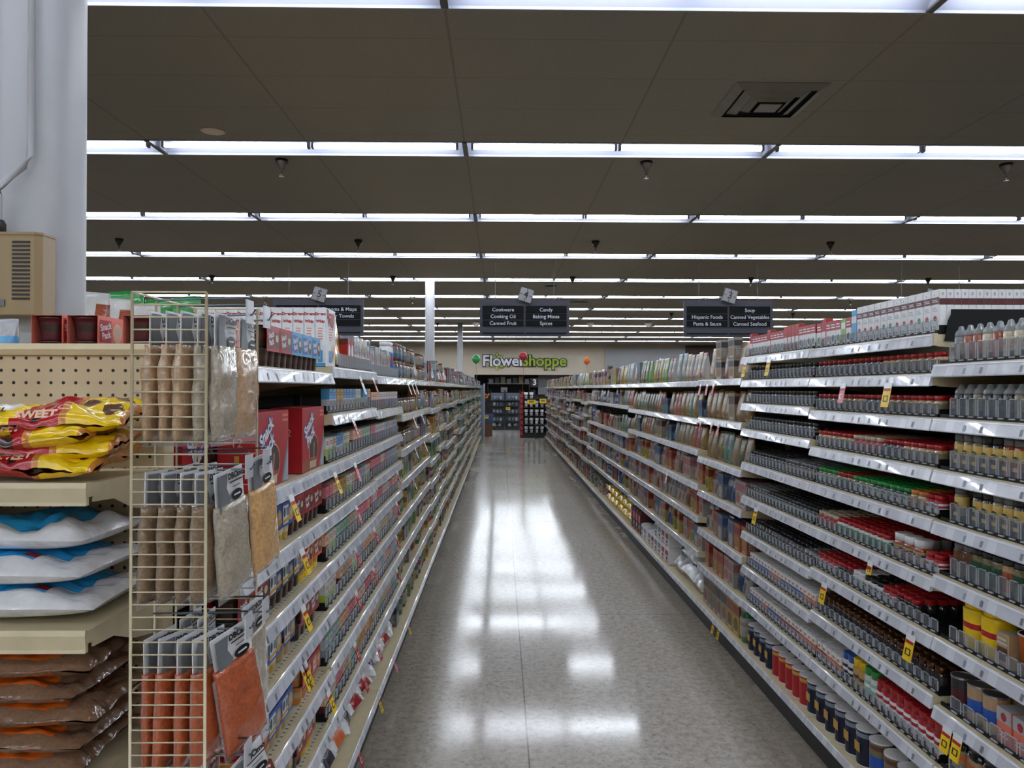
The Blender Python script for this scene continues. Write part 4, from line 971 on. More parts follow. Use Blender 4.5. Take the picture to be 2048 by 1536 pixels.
ROWL = {1: ([None, 'w_blue', 'w_blue', 'amber', 'amber', 'w_blue', 'w_blue', 'w_blue', 'w_blue', 'w_lime', 'w_lime', None, 'w_blue', 'w_blue', 'w_pink'], ['w_pink'] * 3 + ['w_red'] * 4 + ['viol'] * 8),
        2: (['w_lime', 'w_lime', 'khaki', 'w_blue', 'w_blue', 'w_lime', 'w_lime', None, 'w_pink', 'w_pink', 'w_pink', 'khaki', 'w_green', 'w_green', 'teal'], ['hot', 'hot', 'w_red', 'viol', 'viol', 'viol', 'viol', 'steel', 'steel', 'steel', 'brown', 'steel', 'steel', 'steel', 'steel']),
        3: (['hot', 'hot', 'brown', 'brown', 'amber', 'amber', 'w_lime', 'w_lime', 'khaki', 'hot', 'hot', 'steel', 'steel', 'w_lime', 'khaki'], ['hot'] * 5 + ['w_red', 'w_red', 'hot', 'steel', 'steel', 'steel', 'steel', 'steel', 'steel', 'steel']),
        4: (['w_pink', 'w_lime', 'w_lime', 'w_green', 'w_green', 'teal', 'w_green', 'khaki', 'khaki', 'viol', 'hot', 'hot', 'hot', 'hot', 'brown'], ['hot', 'viol', 'viol', 'hot', 'hot', 'hot', 'viol', 'viol', 'w_red', 'w_red', 'hot', 'hot', 'brown', 'hot', 'viol']),
        5: (['w_lime', 'w_lime', 'w_lime', None, 'w_pink', 'khaki', 'khaki', 'w_pink', 'w_lime', 'w_lime', 'steel', 'steel', 'brown', 'brown', 'w_pink'], ['w_pink', 'brown', 'w_pink', 'w_lime', 'w_lime', 'w_green', 'w_pink', 'w_pink', 'w_lime', 'w_green', 'w_red', 'w_red', 'hot', 'hot', 'steel']),
        6: (['steel', 'teal', 'steel', 'w_green', 'w_pink', 'brown', 'w_pink', 'hot', 'hot', 'w_pink', 'brown', 'brown', 'viol', 'hot', 'hot'], ['hot', 'w_pink', 'w_pink', 'viol', 'viol', 'steel', 'steel', 'w_red', 'w_pink', 'w_pink', 'hot', 'steel', 'steel', 'steel', 'viol']),
        7: (['w_pink', 'w_pink', 'w_lime', 'hot', 'hot', 'w_pink', 'khaki', 'w_lime', 'w_green', 'w_green', 'amber', 'amber', 'amber', 'w_pink', 'brown'], ['amber', 'w_pink', 'w_lime', 'w_pink', 'w_green', 'w_green', 'w_pink', 'brown', 'khaki', 'w_pink', 'w_red', 'w_green', 'w_green', 'viol', 'viol'])}
stuff_mix = MB()
for ri, pair in ROWL.items():
    for bi, keys in enumerate(pair):
        y0, z = LB[1 + bi], (ZL2, ZL3)[bi][ri]
        n, ya, p = tray(-1, y0, z, 1 + bi, ri, .0598, .048, what='dessert mixes')
        for i, k in enumerate(keys[:n]):
            if k is None: continue
            P = MX[k]; y = ya + (i + .5) * p
            put(P, -1, y, z + .0068, .022, 1 + bi, ri)
            if z < 1.3:
                for q in range(1, 7 if z < 1 else 4):
                    x = X_(-1, .022 + .015 + q * .031)
                    stuff_mix.box(x - .015, x + .015, y - .0255, y + .0255, z + .0068, z + .084, M('grey') if RND.random() < .75 else P.body_mb.m[0])
o = tag(link('dessert_mixes_behind', stuff_mix.mesh('dessert_mixes_behind')), 'packed dark-topped dessert mix boxes standing behind the front rows', 'mix boxes'); o['kind'] = 'stuff'
# top shelf of the second and third bays
def dw_extra(b):
    for (U, o_) in (((1, 0, 0), (0, -.0193, 0)), ((0, -1, 0), (-.0758, 0, 0))):
        k = .95 if U[0] else .29
        o_ = Vector(o_); U_ = Vector(U)
        b.text('Dream', o_ + Vector((0, 0, .178)), .044 * k, M('red'), U=U, bold=.05); b.text('Whip', o_ + Vector((0, 0, .153)), .044 * k, M('red'), U=U, bold=.05)
        for kk in range(5): b.quad([o_ + U_ * (-.03 * k) + Vector((0, 0, .128 - kk * .009)), o_ + U_ * (.03 * k - .006 * k * (kk % 3)) + Vector((0, 0, .128 - kk * .009)), o_ + U_ * (.03 * k - .006 * k * (kk % 3)) + Vector((0, 0, .131 - kk * .009)), o_ + U_ * (-.03 * k) + Vector((0, 0, .131 - kk * .009))], M('salmon'))
        b.quad([o_ + U_ * -.028 * k + Vector((0, 0, .015)), o_ + U_ * .028 * k + Vector((0, 0, .015)), o_ + U_ * .028 * k + Vector((0, 0, .055)), o_ + U_ * -.028 * k + Vector((0, 0, .055))], M('sky'))
DWB = carton('whipped_topping_box', 'topping box', .15, .036, .200, 'white', [('e', .75, .25, .2, .15, 'peach'), ('e', .7, .22, .1, .08, 'red')], [('r', 0, 1, .0, .06, 'sky')], desc='tall white whipped topping box with red script', extra=dw_extra)
for q in range(12):
    put(DWB, -1, LB[1] + .085, ZL2[0] + .002, .022 + q * .0372, 1, 0, lab='tall white whipped topping box with red script, %s from the shelf front' % ORD[q], group='whipped topping boxes filed one behind another')
POPB = Proto('popcorn_bag', 'bag', soft(.15, .06, .20, lambda u, v, f: 'lime' if v > .72 else ('gold' if (u - .5) ** 2 + (v - .4) ** 2 < .06 else 'yellow'), 3), (), (.15, .075, .20), 'yellow and lime foil bag')
put(POPB, -1, LB[1] + .30, ZL2[0] + .0068, .03, 1, 0)
PURB = carton('baking_mix_box', 'mix box', .15, .05, .150, 'white', [('r', 0, 1, .78, 1, 'violet'), ('e', .8, .72, .16, .16, 'green'), ('l', .1, .6, .5, .7, 3, 'grey'), ('r', .1, .6, .82, .95, 'pink')], [('r', 0, 1, .78, 1, 'violet')], top='violet', desc='white mix box with violet top band')
put(PURB, -1, LB[1] + .79, ZL2[0] + .0068, .12, 1, 0)
put(PURB, -1, LB[2] + .10, ZL3[0] + .0068, .12, 2, 0)
REDB = carton('baking_mix_box', 'mix box', .055, .04, .115, 'red', [('e', .5, .6, .35, .22, 'white'), ('r', 0, 1, 0, .15, 'navy')], [('r', 0, 1, .8, 1, 'maroon')], desc='red mix box with white oval')
PKTS = [carton('mix_packet', 'packet', .024, .05, .11 + .012 * (i % 3), c, [('r', .1, .9, .5, .8, c2), ('l', .1, .9, .1, .4, 3, 'grey')], [('r', .2, .8, .3, .7, c2)], desc='slim %s mix packet' % nm_, finish='film')
        for i, (c, c2, nm_) in enumerate((('paper', 'pink', 'white and pink'), ('lgrey', 'steel', 'grey'), ('paper', 'green', 'white and green'), ('lgrey', 'violet', 'grey and violet'), ('peach', 'red', 'peach and red'), ('steel', 'blue', 'blue')))]
for nb, a_, b_ in ((1, LB[1] + .39, LB[1] + .90), (2, LB[2] + .01, LB[2] + .62)):
    n, ya, p = tray(-1, LB[nb], ZL2[0] if nb == 1 else ZL3[0], nb, 0, .0305, .055, what='mix packets', ribs=False, y_from=LB[1] + .17 if nb == 1 else None)
    y = a_; i = 0
    while y < b_:
        P = REDB if (nb == 1 and i in (0, 1)) else PKTS[(i * 5 + nb) % 6 if i % 4 else (i // 4) % 6]
        put(P, -1, y + P.size[0] / 2, (ZL2[0] if nb == 1 else ZL3[0]) + .0068, .022, nb, 0); y += max(.0305, P.size[0] + .004); i += 1
WBT = jar('syrup_bottle', 'bottle', .032, .19, 'white', 'white', 'blue', desc='white bottle with red and blue label', cap_h=.12, accent='red', body_k='plastic', seg=16)
put(WBT, -1, LB[2] + .70, ZL3[0] + .0068, .03, 2, 0); put(WBT, -1, LB[2] + .78, ZL3[0] + .0068, .03, 2, 0)

# bottom deck of the second and third bays: marshmallow bags
def mbag(c, desc, seed): return Proto('marshmallow_bag', 'bag', pillow(.20, .15, .085, lambda u, v, t: c if .22 < u < .8 and t else 'white', seed, 16, 10, kind='film', amp=.3), (), (.20, .15, .085), desc)
MBG = [mbag('red', 'red and clear marshmallow bag', 1), mbag('purple', 'purple and clear marshmallow bag', 2), mbag('navy', 'blue and white marshmallow bag', 3), mbag('orange', 'orange and white marshmallow bag', 4), mbag('white', 'white marshmallow bag', 5)]
for i, (k, y) in enumerate(((2, 2.72), (3, 2.90), (2, 3.06), (0, 3.24), (0, 3.44), (1, 3.66), (4, 3.86), (0, 4.06), (4, 4.24))):
    nb = 1 if y < LB[2] else 2
    put(MBG[k], -1, y, ZDK, .02, nb, len(LZ[nb]), jit=.2)
    if i % 2 == 0: put(MBG[(k + 3) % 5], -1, y + .03, ZDK, .18, nb, len(LZ[nb]), jit=.2, extra=' at the back')

# ------------------------------------------------------------------ stocked bays further along
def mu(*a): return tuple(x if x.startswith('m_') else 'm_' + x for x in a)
KIND = ['baking']
def stand_bag(c, c2, c3, w_, h, desc, seed, dp=.07, name=None):
    name = name or KIND[0] + '_bag'; c, c2, c3 = mu(c, c2, c3)
    def cf(u, v, f):
        if v > .88: return c2
        if .15 < u < .85 and .52 < v < .78: return c3
        if (u - .5) ** 2 * 3 + (v - .28) ** 2 * 4 < .11: return c2
        return c
    return Proto(name, 'bag', soft(w_, dp, h, cf, seed, nu=7, nv=9, kind='plastic'), (), (w_, dp + .012, h), desc)
def gbox(c, c2, c3, w_, h, desc, dp=.06, name=None):
    name = name or KIND[0] + '_box'; c, c2, c3 = mu(c, c2, c3)
    return carton(name, 'box', w_, dp, h, c, [('r', .08, .92, .6, .88, c2), ('e', .5, .32, .34, .2, c3), ('l', .2, .8, .04, .14, 2, 'paper')], [('r', 0, 1, .6, .88, c2), ('l', .2, .8, .15, .5, 4, 'lgrey')], top=c2, desc=desc)
def gjar(c, cap, lab, r, h, desc, name=None):
    name = name or KIND[0] + '_jar'; c, cap, lab = mu(c, cap, lab)
    return jar(name, 'jar', r, h, c, cap, lab, desc=desc, cap_h=.14, seg=10, accent='m_beige')
def gcan(c, c2, desc, r=.036, h=.105): return canp(KIND[0] + '_can', r, h, mu(c)[0], 'lgrey', mu(c2)[0], desc=desc)
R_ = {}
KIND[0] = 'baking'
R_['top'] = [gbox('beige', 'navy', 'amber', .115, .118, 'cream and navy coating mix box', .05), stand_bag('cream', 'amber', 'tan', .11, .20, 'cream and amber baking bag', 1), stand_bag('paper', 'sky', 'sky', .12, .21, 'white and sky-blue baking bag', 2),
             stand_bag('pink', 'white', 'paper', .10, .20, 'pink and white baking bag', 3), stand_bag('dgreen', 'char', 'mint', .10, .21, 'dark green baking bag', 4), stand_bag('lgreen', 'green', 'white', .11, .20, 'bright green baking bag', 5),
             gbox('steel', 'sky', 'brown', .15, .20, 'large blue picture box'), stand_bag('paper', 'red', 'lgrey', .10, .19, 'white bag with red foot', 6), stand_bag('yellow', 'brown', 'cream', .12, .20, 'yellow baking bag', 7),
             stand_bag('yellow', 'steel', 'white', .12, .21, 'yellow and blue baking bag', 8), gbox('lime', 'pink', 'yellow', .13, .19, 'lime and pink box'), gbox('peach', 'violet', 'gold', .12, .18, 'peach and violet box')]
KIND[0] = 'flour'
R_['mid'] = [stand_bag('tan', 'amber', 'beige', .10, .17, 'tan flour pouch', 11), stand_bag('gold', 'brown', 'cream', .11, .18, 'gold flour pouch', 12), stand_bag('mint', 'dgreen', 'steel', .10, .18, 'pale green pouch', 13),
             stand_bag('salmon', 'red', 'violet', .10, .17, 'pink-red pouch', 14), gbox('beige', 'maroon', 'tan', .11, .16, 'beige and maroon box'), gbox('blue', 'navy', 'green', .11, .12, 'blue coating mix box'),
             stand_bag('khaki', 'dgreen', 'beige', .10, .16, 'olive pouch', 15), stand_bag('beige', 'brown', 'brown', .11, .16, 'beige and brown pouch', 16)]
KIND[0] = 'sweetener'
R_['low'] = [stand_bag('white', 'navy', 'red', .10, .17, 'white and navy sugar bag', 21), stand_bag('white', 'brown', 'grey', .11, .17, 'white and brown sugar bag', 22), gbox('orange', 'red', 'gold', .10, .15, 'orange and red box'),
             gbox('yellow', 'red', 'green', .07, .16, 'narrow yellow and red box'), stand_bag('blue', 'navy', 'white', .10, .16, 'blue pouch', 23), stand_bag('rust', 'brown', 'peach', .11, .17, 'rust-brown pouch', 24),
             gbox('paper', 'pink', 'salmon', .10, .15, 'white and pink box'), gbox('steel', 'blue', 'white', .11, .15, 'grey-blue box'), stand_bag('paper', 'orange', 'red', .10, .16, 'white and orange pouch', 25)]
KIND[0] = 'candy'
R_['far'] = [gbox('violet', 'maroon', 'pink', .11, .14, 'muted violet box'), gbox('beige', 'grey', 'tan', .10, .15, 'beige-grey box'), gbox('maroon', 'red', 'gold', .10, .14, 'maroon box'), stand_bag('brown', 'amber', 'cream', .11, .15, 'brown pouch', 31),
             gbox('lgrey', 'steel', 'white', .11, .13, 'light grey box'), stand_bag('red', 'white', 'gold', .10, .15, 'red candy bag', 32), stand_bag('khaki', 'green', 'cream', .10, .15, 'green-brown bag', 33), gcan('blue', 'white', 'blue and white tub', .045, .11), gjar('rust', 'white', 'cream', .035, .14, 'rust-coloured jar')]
SUG = sack('flour_sack', .13, .10, .128, 'white', 'red', 'white flour sack with red print', 'navy', 1); SUG2 = sack('flour_sack', .13, .10, .128, 'white', 'steel', 'white flour sack with blue-grey print', 'char', 2)
SUG3 = sack('flour_sack', .12, .10, .22, 'maroon', 'pink', 'tall crimson flour sack with pale top', 'white', 3)
BLS = Proto('sugar_bag', 'sugar bag', pillow(.26, .20, .10, lambda u, v, t: 'blue' if t and v > .3 else 'yellow', 7, 18, 12, amp=.15, ex=2.1, p=.4), (), (.26, .20, .10), 'blue and yellow sugar bag')
WHS = Proto('sugar_bag', 'sugar bag', pillow(.34, .28, .13, lambda u, v, t: 'brown' if t and .3 < u < .75 and .15 < v < .6 else 'white', 8, 16, 10, amp=.25), (), (.34, .28, .13), 'big white sugar bag with brown label')
WHB = Proto('sugar_bag', 'sugar bag', pillow(.20, .18, .12, lambda u, v, t: 'lgrey' if t and .3 < u < .7 else 'white', 9, 12, 8, amp=.35), (), (.20, .18, .12), 'crumpled white sugar bag')
KIND[0] = 'cake_mix'
TALLM = [gbox('tan', 'brown', 'steel', .09, .192, 'tall tan mix box'), gbox('beige', 'navy', 'rust', .10, .192, 'tall beige and navy mix box'), gbox('yellow', 'red', 'brown', .11, .19, 'tall yellow mix box with red top'), gjar('green', 'white', 'white', .035, .19, 'green and white shaker')]
L_ = {}
KIND[0] = 'frosting'
L_['top'] = [gjar('amber', 'brown', 'paper', .045, .10, 'brown frosting tub'), gjar('rust', 'lgrey', 'sky', .045, .10, 'rust tub with pale label'), gbox('sky', 'white', 'blue', .11, .19, 'sky-blue and white box'), gbox('maroon', 'red', 'white', .11, .17, 'maroon box'), stand_bag('lgrey', 'grey', 'white', .11, .17, 'silvery pouch', 41), gbox('paper', 'violet', 'red', .10, .16, 'white and violet box'), stand_bag('red', 'amber', 'white', .10, .15, 'red and amber pouch', 42)]
KIND[0] = 'syrup'
L_['mid'] = [gjar('amber', 'brown', 'peach', .042, .095, 'caramel-brown tub'), gjar('brown', 'brown', 'lgrey', .042, .095, 'brown tub with grey label'), gjar('gold', 'orange', 'white', .036, .15, 'honey-coloured jar with orange cap'), gbox('yellow', 'orange', 'blue', .11, .15, 'yellow box'), gbox('sky', 'white', 'blue', .10, .14, 'white and sky-blue box'), stand_bag('yellow', 'amber', 'red', .10, .14, 'yellow pouch', 43), gbox('violet', 'navy', 'pink', .07, .15, 'narrow violet box')]
KIND[0] = 'fruit'
L_['low'] = [gbox('green', 'teal', 'lime', .08, .14, 'green and teal carton'), gbox('lgreen', 'white', 'teal', .08, .14, 'light green carton'), gjar('amber', 'orange', 'yellow', .038, .13, 'amber jar'), stand_bag('yellow', 'red', 'green', .10, .13, 'yellow and red bag', 44), stand_bag('rust', 'red', 'cream', .10, .13, 'rust bag', 45), gcan('red', 'white', 'red and white can'), gcan('yellow', 'rust', 'yellow can'), gcan('green', 'paper', 'green can'), gbox('steel', 'navy', 'white', .10, .12, 'blue-grey box'), gjar('khaki', 'yellow', 'paper', .032, .13, 'olive jar with yellow cap')]
KIND[0] = 'snack'
L_['far'] = [gcan('maroon', 'paper', 'maroon can'), gcan('khaki', 'cream', 'olive can'), gbox('beige', 'red', 'green', .10, .13, 'beige and red box'), gjar('brown', 'lgrey', 'cream', .036, .12, 'brown jar with silver lid'), stand_bag('lgrey', 'char', 'red', .10, .13, 'silver and red bag', 46), gbox('mint', 'dgreen', 'white', .10, .13, 'mint box'), gcan('orange', 'white', 'orange can'), gbox('grey', 'black', 'paper', .11, .12, 'grey box'), stand_bag('red', 'yellow', 'white', .10, .13, 'red and yellow bag', 47)]
used = {}
def fill(s, nb, ri, pal, y0, z, clear, rnd, d=.02, n_run=(1, 3), second=False):
    y = y0 + .012; last = None
    pal = [p for p in pal if p.size[2] * .72 <= clear]
    if not pal: return
    while y < y0 + BAY - .05:
        P = rnd.choice([p for p in pal if p is not last] or pal)
        last = P; w_, dp, h = P.size
        n = rnd.randint(*n_run)
        for i in range(n):
            if y + w_ > y0 + BAY - .008: break
            jx = rnd.uniform(0, .012)
            o = put(P, s, y + w_ / 2, z + .0015, d + jx, nb, ri, jit=.03, parts=nb < 6)
            if o and h > clear: o.scale = (1, 1, clear / h)
            if o is None and h > clear: pass
            if h * 2 + .005 < clear and P.name.split('_')[1] in ('jar', 'can', 'box') and rnd.random() < .85 and nb < 12:
                put(P, s, y + w_ / 2, z + .0025, d + jx, nb, ri, h0=h, parts=nb < 6, extra=', stacked on another')
            if second: put(P, s, y + w_ / 2, z + .0015, d + dp + .02, nb, ri, parts=False, extra=', second row')
            y += w_ + .006
        if y + min(p.size[0] for p in pal) > y0 + BAY - .008: break
def clearance(zs, ri): return .262 if ri == 0 else zs[ri - 1] - zs[ri] - .05
RND2 = random.Random(11)
for s, B_, Z_, K_ in ((1, RB, RZ, R_), (-1, LB, LZ, L_)):
    pass
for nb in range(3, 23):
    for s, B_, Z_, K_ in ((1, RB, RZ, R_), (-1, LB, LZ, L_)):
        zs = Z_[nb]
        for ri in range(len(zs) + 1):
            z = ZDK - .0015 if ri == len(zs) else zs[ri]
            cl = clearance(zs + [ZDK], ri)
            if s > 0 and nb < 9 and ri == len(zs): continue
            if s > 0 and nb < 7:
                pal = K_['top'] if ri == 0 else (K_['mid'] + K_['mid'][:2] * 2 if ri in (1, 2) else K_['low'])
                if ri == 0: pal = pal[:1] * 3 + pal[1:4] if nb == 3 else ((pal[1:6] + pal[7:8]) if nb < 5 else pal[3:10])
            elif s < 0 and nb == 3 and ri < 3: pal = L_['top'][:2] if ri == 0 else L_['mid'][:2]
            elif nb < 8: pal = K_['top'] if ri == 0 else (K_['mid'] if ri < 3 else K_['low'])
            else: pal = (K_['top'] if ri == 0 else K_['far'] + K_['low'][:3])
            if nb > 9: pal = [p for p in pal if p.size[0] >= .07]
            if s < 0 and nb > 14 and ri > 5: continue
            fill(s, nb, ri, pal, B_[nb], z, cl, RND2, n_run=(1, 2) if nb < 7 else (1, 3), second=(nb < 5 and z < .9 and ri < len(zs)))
# fourth to seventh bays of the spice side: bottom deck
y = RB[3] + .02
for i in range(8):
    P = TALLM[[3, 2, 2, 1, 1, 0, 0, 1][i]]; put(P, 1, y + P.size[0] / 2, ZDK, .01, 3, 6); put(P, 1, y + P.size[0] / 2, ZDK, .01 + P.size[1] + .01, 3, 6, extra=', second row'); y += P.size[0] + .006
y = RB[4] + .03
for i, P in enumerate((WHB, WHS, WHB, WHS)):
    if i == 3: break
    put(P, 1, y + P.size[0] / 2, ZDK, .01, 4, 6, extra=', %s along' % ORD[i]); y += P.size[0] + .01
put(WHS, 1, RB[4] + .40, ZDK + .13, .02, 4, 6, lab='big white sugar bag lying on top of another at the front of the deck')
for nb in (5, 6, 7, 8):
    y = RB[nb] + .02
    for i in range(6 if nb < 7 else 5):
        P = [SUG, SUG, SUG2, SUG2, SUG, SUG2][i] if nb == 5 else ([SUG2, SUG2, SUG3, SUG3, SUG3, SUG3][i] if nb == 6 else BLS)
        if P is BLS:
            if i > 2: break
            put(P, 1, y + .13, ZDK, .01, nb, 6, extra=', %s along' % ORD[i]); put(P, 1, y + .13, ZDK + .1, .012, nb, 6, extra=', stacked, %s along' % ORD[i]); y += .285; continue
        put(P, 1, y + .07, ZDK, .01, nb, 6); put(P, 1, y + .07, ZDK, .12, nb, 6, extra=', second row')
        if nb == 5 and i < 4: put(P, 1, y + .07, ZDK + .129, .012, nb, 6, extra=', stacked')
        y += .142

for k, (cat_, m_) in REST.items():
    o = tag(link(k + '_rest', m_.mesh(k + '_rest')), 'the many %s standing further along the shelves, too small to tell apart' % (k.replace('_', ' ') + 's'), cat_); o['kind'] = 'stuff'

# ------------------------------------------------------------------ end display facing the camera
EY, EX0, EX1 = 1.60, -1.66, -0.70      # face of the pegboard
ec = thing('end_display', 'cream pegboard end display with flat shelves of bagged goods', 'shelving', (0, 0, 0))
part('pegboard', MB().box(EX0 + .01, EX1 - .01, EY, EY + .02, 0.05, 1.57, PEG), ec)
part('top_rail', MB().prism([(EY - .008, 1.568), (EY - .012, 1.58), (EY - .008, 1.592), (EY + .055, 1.592), (EY + .055, 1.568), (EY - .008, 1.568)], 'x', EX0, EX1 + .004, CREAM), ec)
for x in (EX0, EX1 - .014): part('upright', MB().box(x, x + .018, EY + .001, EY + .05, 0, 1.556, CREAM), ec)
part('base', MB().box(EX0, EX1, EY - .30, EY + .05, 0, .12, CREAM), ec)
EZ = [1.335, 1.084, 0.812]
for z in EZ:
    sh = MB().box(EX0 + .006, EX1 - .006, EY - .272, EY - .002, z - .022, z, CREAM)
    sh.prism([(EY - .272, z + .003), (EY - .277, z + .003), (EY - .279, z - .006), (EY - .276, z - .03), (EY - .278, z - .036), (EY - .268, z - .036), (EY - .268, z - .02), (EY - .272, z - .02)], 'x', EX0 + .006, EX1 - .006, CREAM)
    for x in (EX0 + .006, EX1 - .010):
        sh.prism([(EY - .25, z - .022), (EY - .25, z - .032), (EY - .18, z - .036), (EY - .10, z - .066), (EY - .002, z - .085), (EY - .002, z - .022)], 'x', x, x + .004, CREAM)
    part('shelf', sh, ec)
# chocolate chip bags
def chipcol(seed):
    rnd = random.Random(seed); blobs = [(rnd.uniform(.62, .95), rnd.uniform(.1, .9), rnd.uniform(.05, .09)) for _ in range(4)] + [(rnd.uniform(.3, .55), rnd.uniform(.0, .35), .04) for _ in range(3)]
    def f(u, v, t):
        if u < .04 or u > .97: return 'amber'
        for a, b, r in blobs:
            if (u - a) ** 2 + ((v - b) * .6) ** 2 < r * r: return 'brown' if r > .045 else 'dbrown'
        if .30 < u < .60: return 'red'
        if .08 < u < .24 and .35 < v < .7: return 'white'
        if .60 < u < .64: return 'amber'
        return 'yellow'
    return f
CHIP = []
for q in range(3):
    b = pillow(.27, .18, .052, chipcol(q), q + 1, 64, 40, amp=.35, crimp=.25, p=.36, ex=2.1)
    b.text('SWEET', (.0 - .015, -.072, .046), .022, M('peach'), U=(1, 0, 0), V=(0, .72, .69), bold=.05)
    b.text('TOLL', (-.095, -.045, .053), .018, M('navy'), U=(1, 0, 0), V=(0, .9, .43), bold=.04)
    CHIP.append(Proto('chocolate_chip_bag', 'baking bag', b, (), (.27, .17, .042), 'yellow and red bag of chocolate chips'))
rnd = random.Random(3); zt = {}
lay = [(-.855, 0, -.06), (-1.135, 0, .05), (-.845, 1, .08), (-1.13, 1, -.04), (-.875, 2, -.03), (-1.12, 2, .06), (-.835, 3, .14), (-1.10, 3, -.12), (-1.38, 0, 0), (-1.39, 1, .05)]
wd_ = ['at the bottom', 'second from the bottom', 'third from the bottom', 'fourth from the bottom', 'on the very top']
for i, (x, l_, a) in enumerate(lay):
    P = CHIP[i % 3]; colm = 'of the pile beside the wire rack' if x > -.95 else ('of the middle pile' if x > -1.25 else 'of the outermost pile')
    inst(P, (x + .02, 1.438 + .012 * (l_ % 2), EZ[0] + .012 + l_ * .0245), a, 'yellow chocolate chip bag %s %s' % (wd_[l_], colm), 'chocolate chip bags piled on the end display', rx=.16, ry=(.05 if i % 2 else -.05) * (l_ > 0))
# sugar bags, white and blue
def sgcol(patch):
    def f(u, v, t):
        if not t: return 'white'
        if patch and .68 < u < .76 and .16 < v < .28: return 'red'
        if .03 < u < .84 and .13 < v < .97 and (u < .76 or v > .3): return 'azure'
        return 'white'
    return f
SG = [Proto('sugar_bag', 'sugar bag', pillow(.40, .25, .064, sgcol(True), 21, 40, 26, amp=.45, kind='film', p=.42, ex=2.0), (), (.40, .25, .068), ''), Proto('sugar_bag', 'sugar bag', pillow(.27, .24, .060, sgcol(False), 22, 34, 24, amp=.55, kind='film', p=.42, ex=2.0), (), (.27, .24, .062), '')]
for P, x, y, z, a, lb in ((SG[0], -.905, 1.463, 0.0, .02, 'white and blue sugar bag at the bottom of the pile on the middle shelf'), (SG[0], -.915, 1.458, .060, -.03, 'white and blue sugar bag with red patch, second from the bottom of its pile'),
                          (SG[1], -1.135, 1.465, .118, .05, 'white and blue sugar bag, third layer, away from the wire rack'), (SG[1], -.86, 1.475, .118, -.04, 'white and blue folded sugar bag, third layer, next to the wire rack'),
                          (SG[1], -1.12, 1.455, .165, -.03, 'blue-topped sugar bag on top of the pile, away from the wire rack'), (SG[0], -1.33, 1.463, 0.0, 0, 'white and blue sugar bag at the bottom of the outer pile')):
    inst(P, (x, y, EZ[1] + .001 + z), a, lb, 'white and blue sugar bags')
# brown sugar bags
BRS = mat('film_brown_sugar', (128, 96, 74), .18, coat=.8, var=.15, vscale=200, bump=.6, bscale=35)
MATS['film_bs'] = BRS; RGB['bs'] = (128, 96, 74)
def bscol(u, v, t):
    if t and .10 < u < .80 and .07 < v < .92: return 'orange'
    return 'bs'
BSB = [Proto('brown_sugar_bag', 'brown sugar bag', pillow(.30, .24, .050, bscol, 31 + q, 34, 24, amp=.5, crimp=.15, p=.4, ex=2.2), (), (.30, .24, .052), '') for q in range(2)]
for i in range(5):
    inst(BSB[i % 2], (-.875 + .012 * (i % 3), 1.455, EZ[2] + .001 + i * .043), .04 * (-1) ** i, 'clear bag of brown sugar with orange label, %s from the bottom of the front pile' % ORD[i], 'brown sugar bags')
    if i < 4: inst(BSB[(i + 1) % 2], (-1.19 + .01 * (i % 2), 1.455, EZ[2] + .001 + i * .043), -.03 * (-1) ** i, 'clear bag of brown sugar with orange label, %s up in the outer pile' % ORD[i], 'brown sugar bags')

# ------------------------------------------------------------------ wire side rack with hanging bags
WR = mat('cream_coated_wire', (214, 202, 170), .4, var=.06)
ra, rb, xa, xb = 1.302, 1.572, -.6196, -.4953
rk = thing('wire_rack', 'cream wire side rack hung on the end display with bagged spices on hooks', 'rack', (0, 0, 0))
zt_, zb_ = 1.662, .62
def panel(y):
    m = MB()
    for x in (xa, xb): m.tube([(x, y, zb_), (x, y, zt_)], .0026, WR, 6)
    z = zt_
    while z > zb_: m.tube([(xa, y, z), (xb, y, z)], .0014, WR, 5); z -= .0210
    return m
part('side_panel', panel(ra), rk); part('side_panel', panel(rb), rk)
m = MB()
for k in range(0, 7): m.tube([(xa, ra, zt_ - k * .168), (xa, rb, zt_ - k * .168)], .0022, WR, 5)
m.tube([(xa, ra + .09, zb_), (xa, ra + .09, zt_)], .0022, WR, 5); m.tube([(xa, ra + .18, zb_), (xa, ra + .18, zt_)], .0022, WR, 5)
part('back_panel', m, rk)
part('mounting_bracket', MB().box(EX1 + .002, xa + .001, EY - .06, EY - .03, 1.40, 1.43, WR), rk)
HK = M('steel', 'metal')
tiers = [1.628, 1.352, 1.068, .842]
for zt2 in tiers:
    for y in (1.385, 1.485):
        h_ = MB(); h_.tube([(xa, y, zt2), (xb + .05, y, zt2 + .004), (xb + .056, y, zt2 + .014)], .0019, HK, 6); h_.tube([(xa, y, zt2 + .03), (xb + .045, y, zt2 + .034)], .0016, HK, 6)
        hk = part('hook', h_, rk)
        part('label_holder', MB().box(xb + .044, xb + .047, y - .018, y + .018, zt2 - .012, zt2 + .030, mat('label_holder_plastic', (205, 205, 210), .25, var=0, clear=.2)), hk)
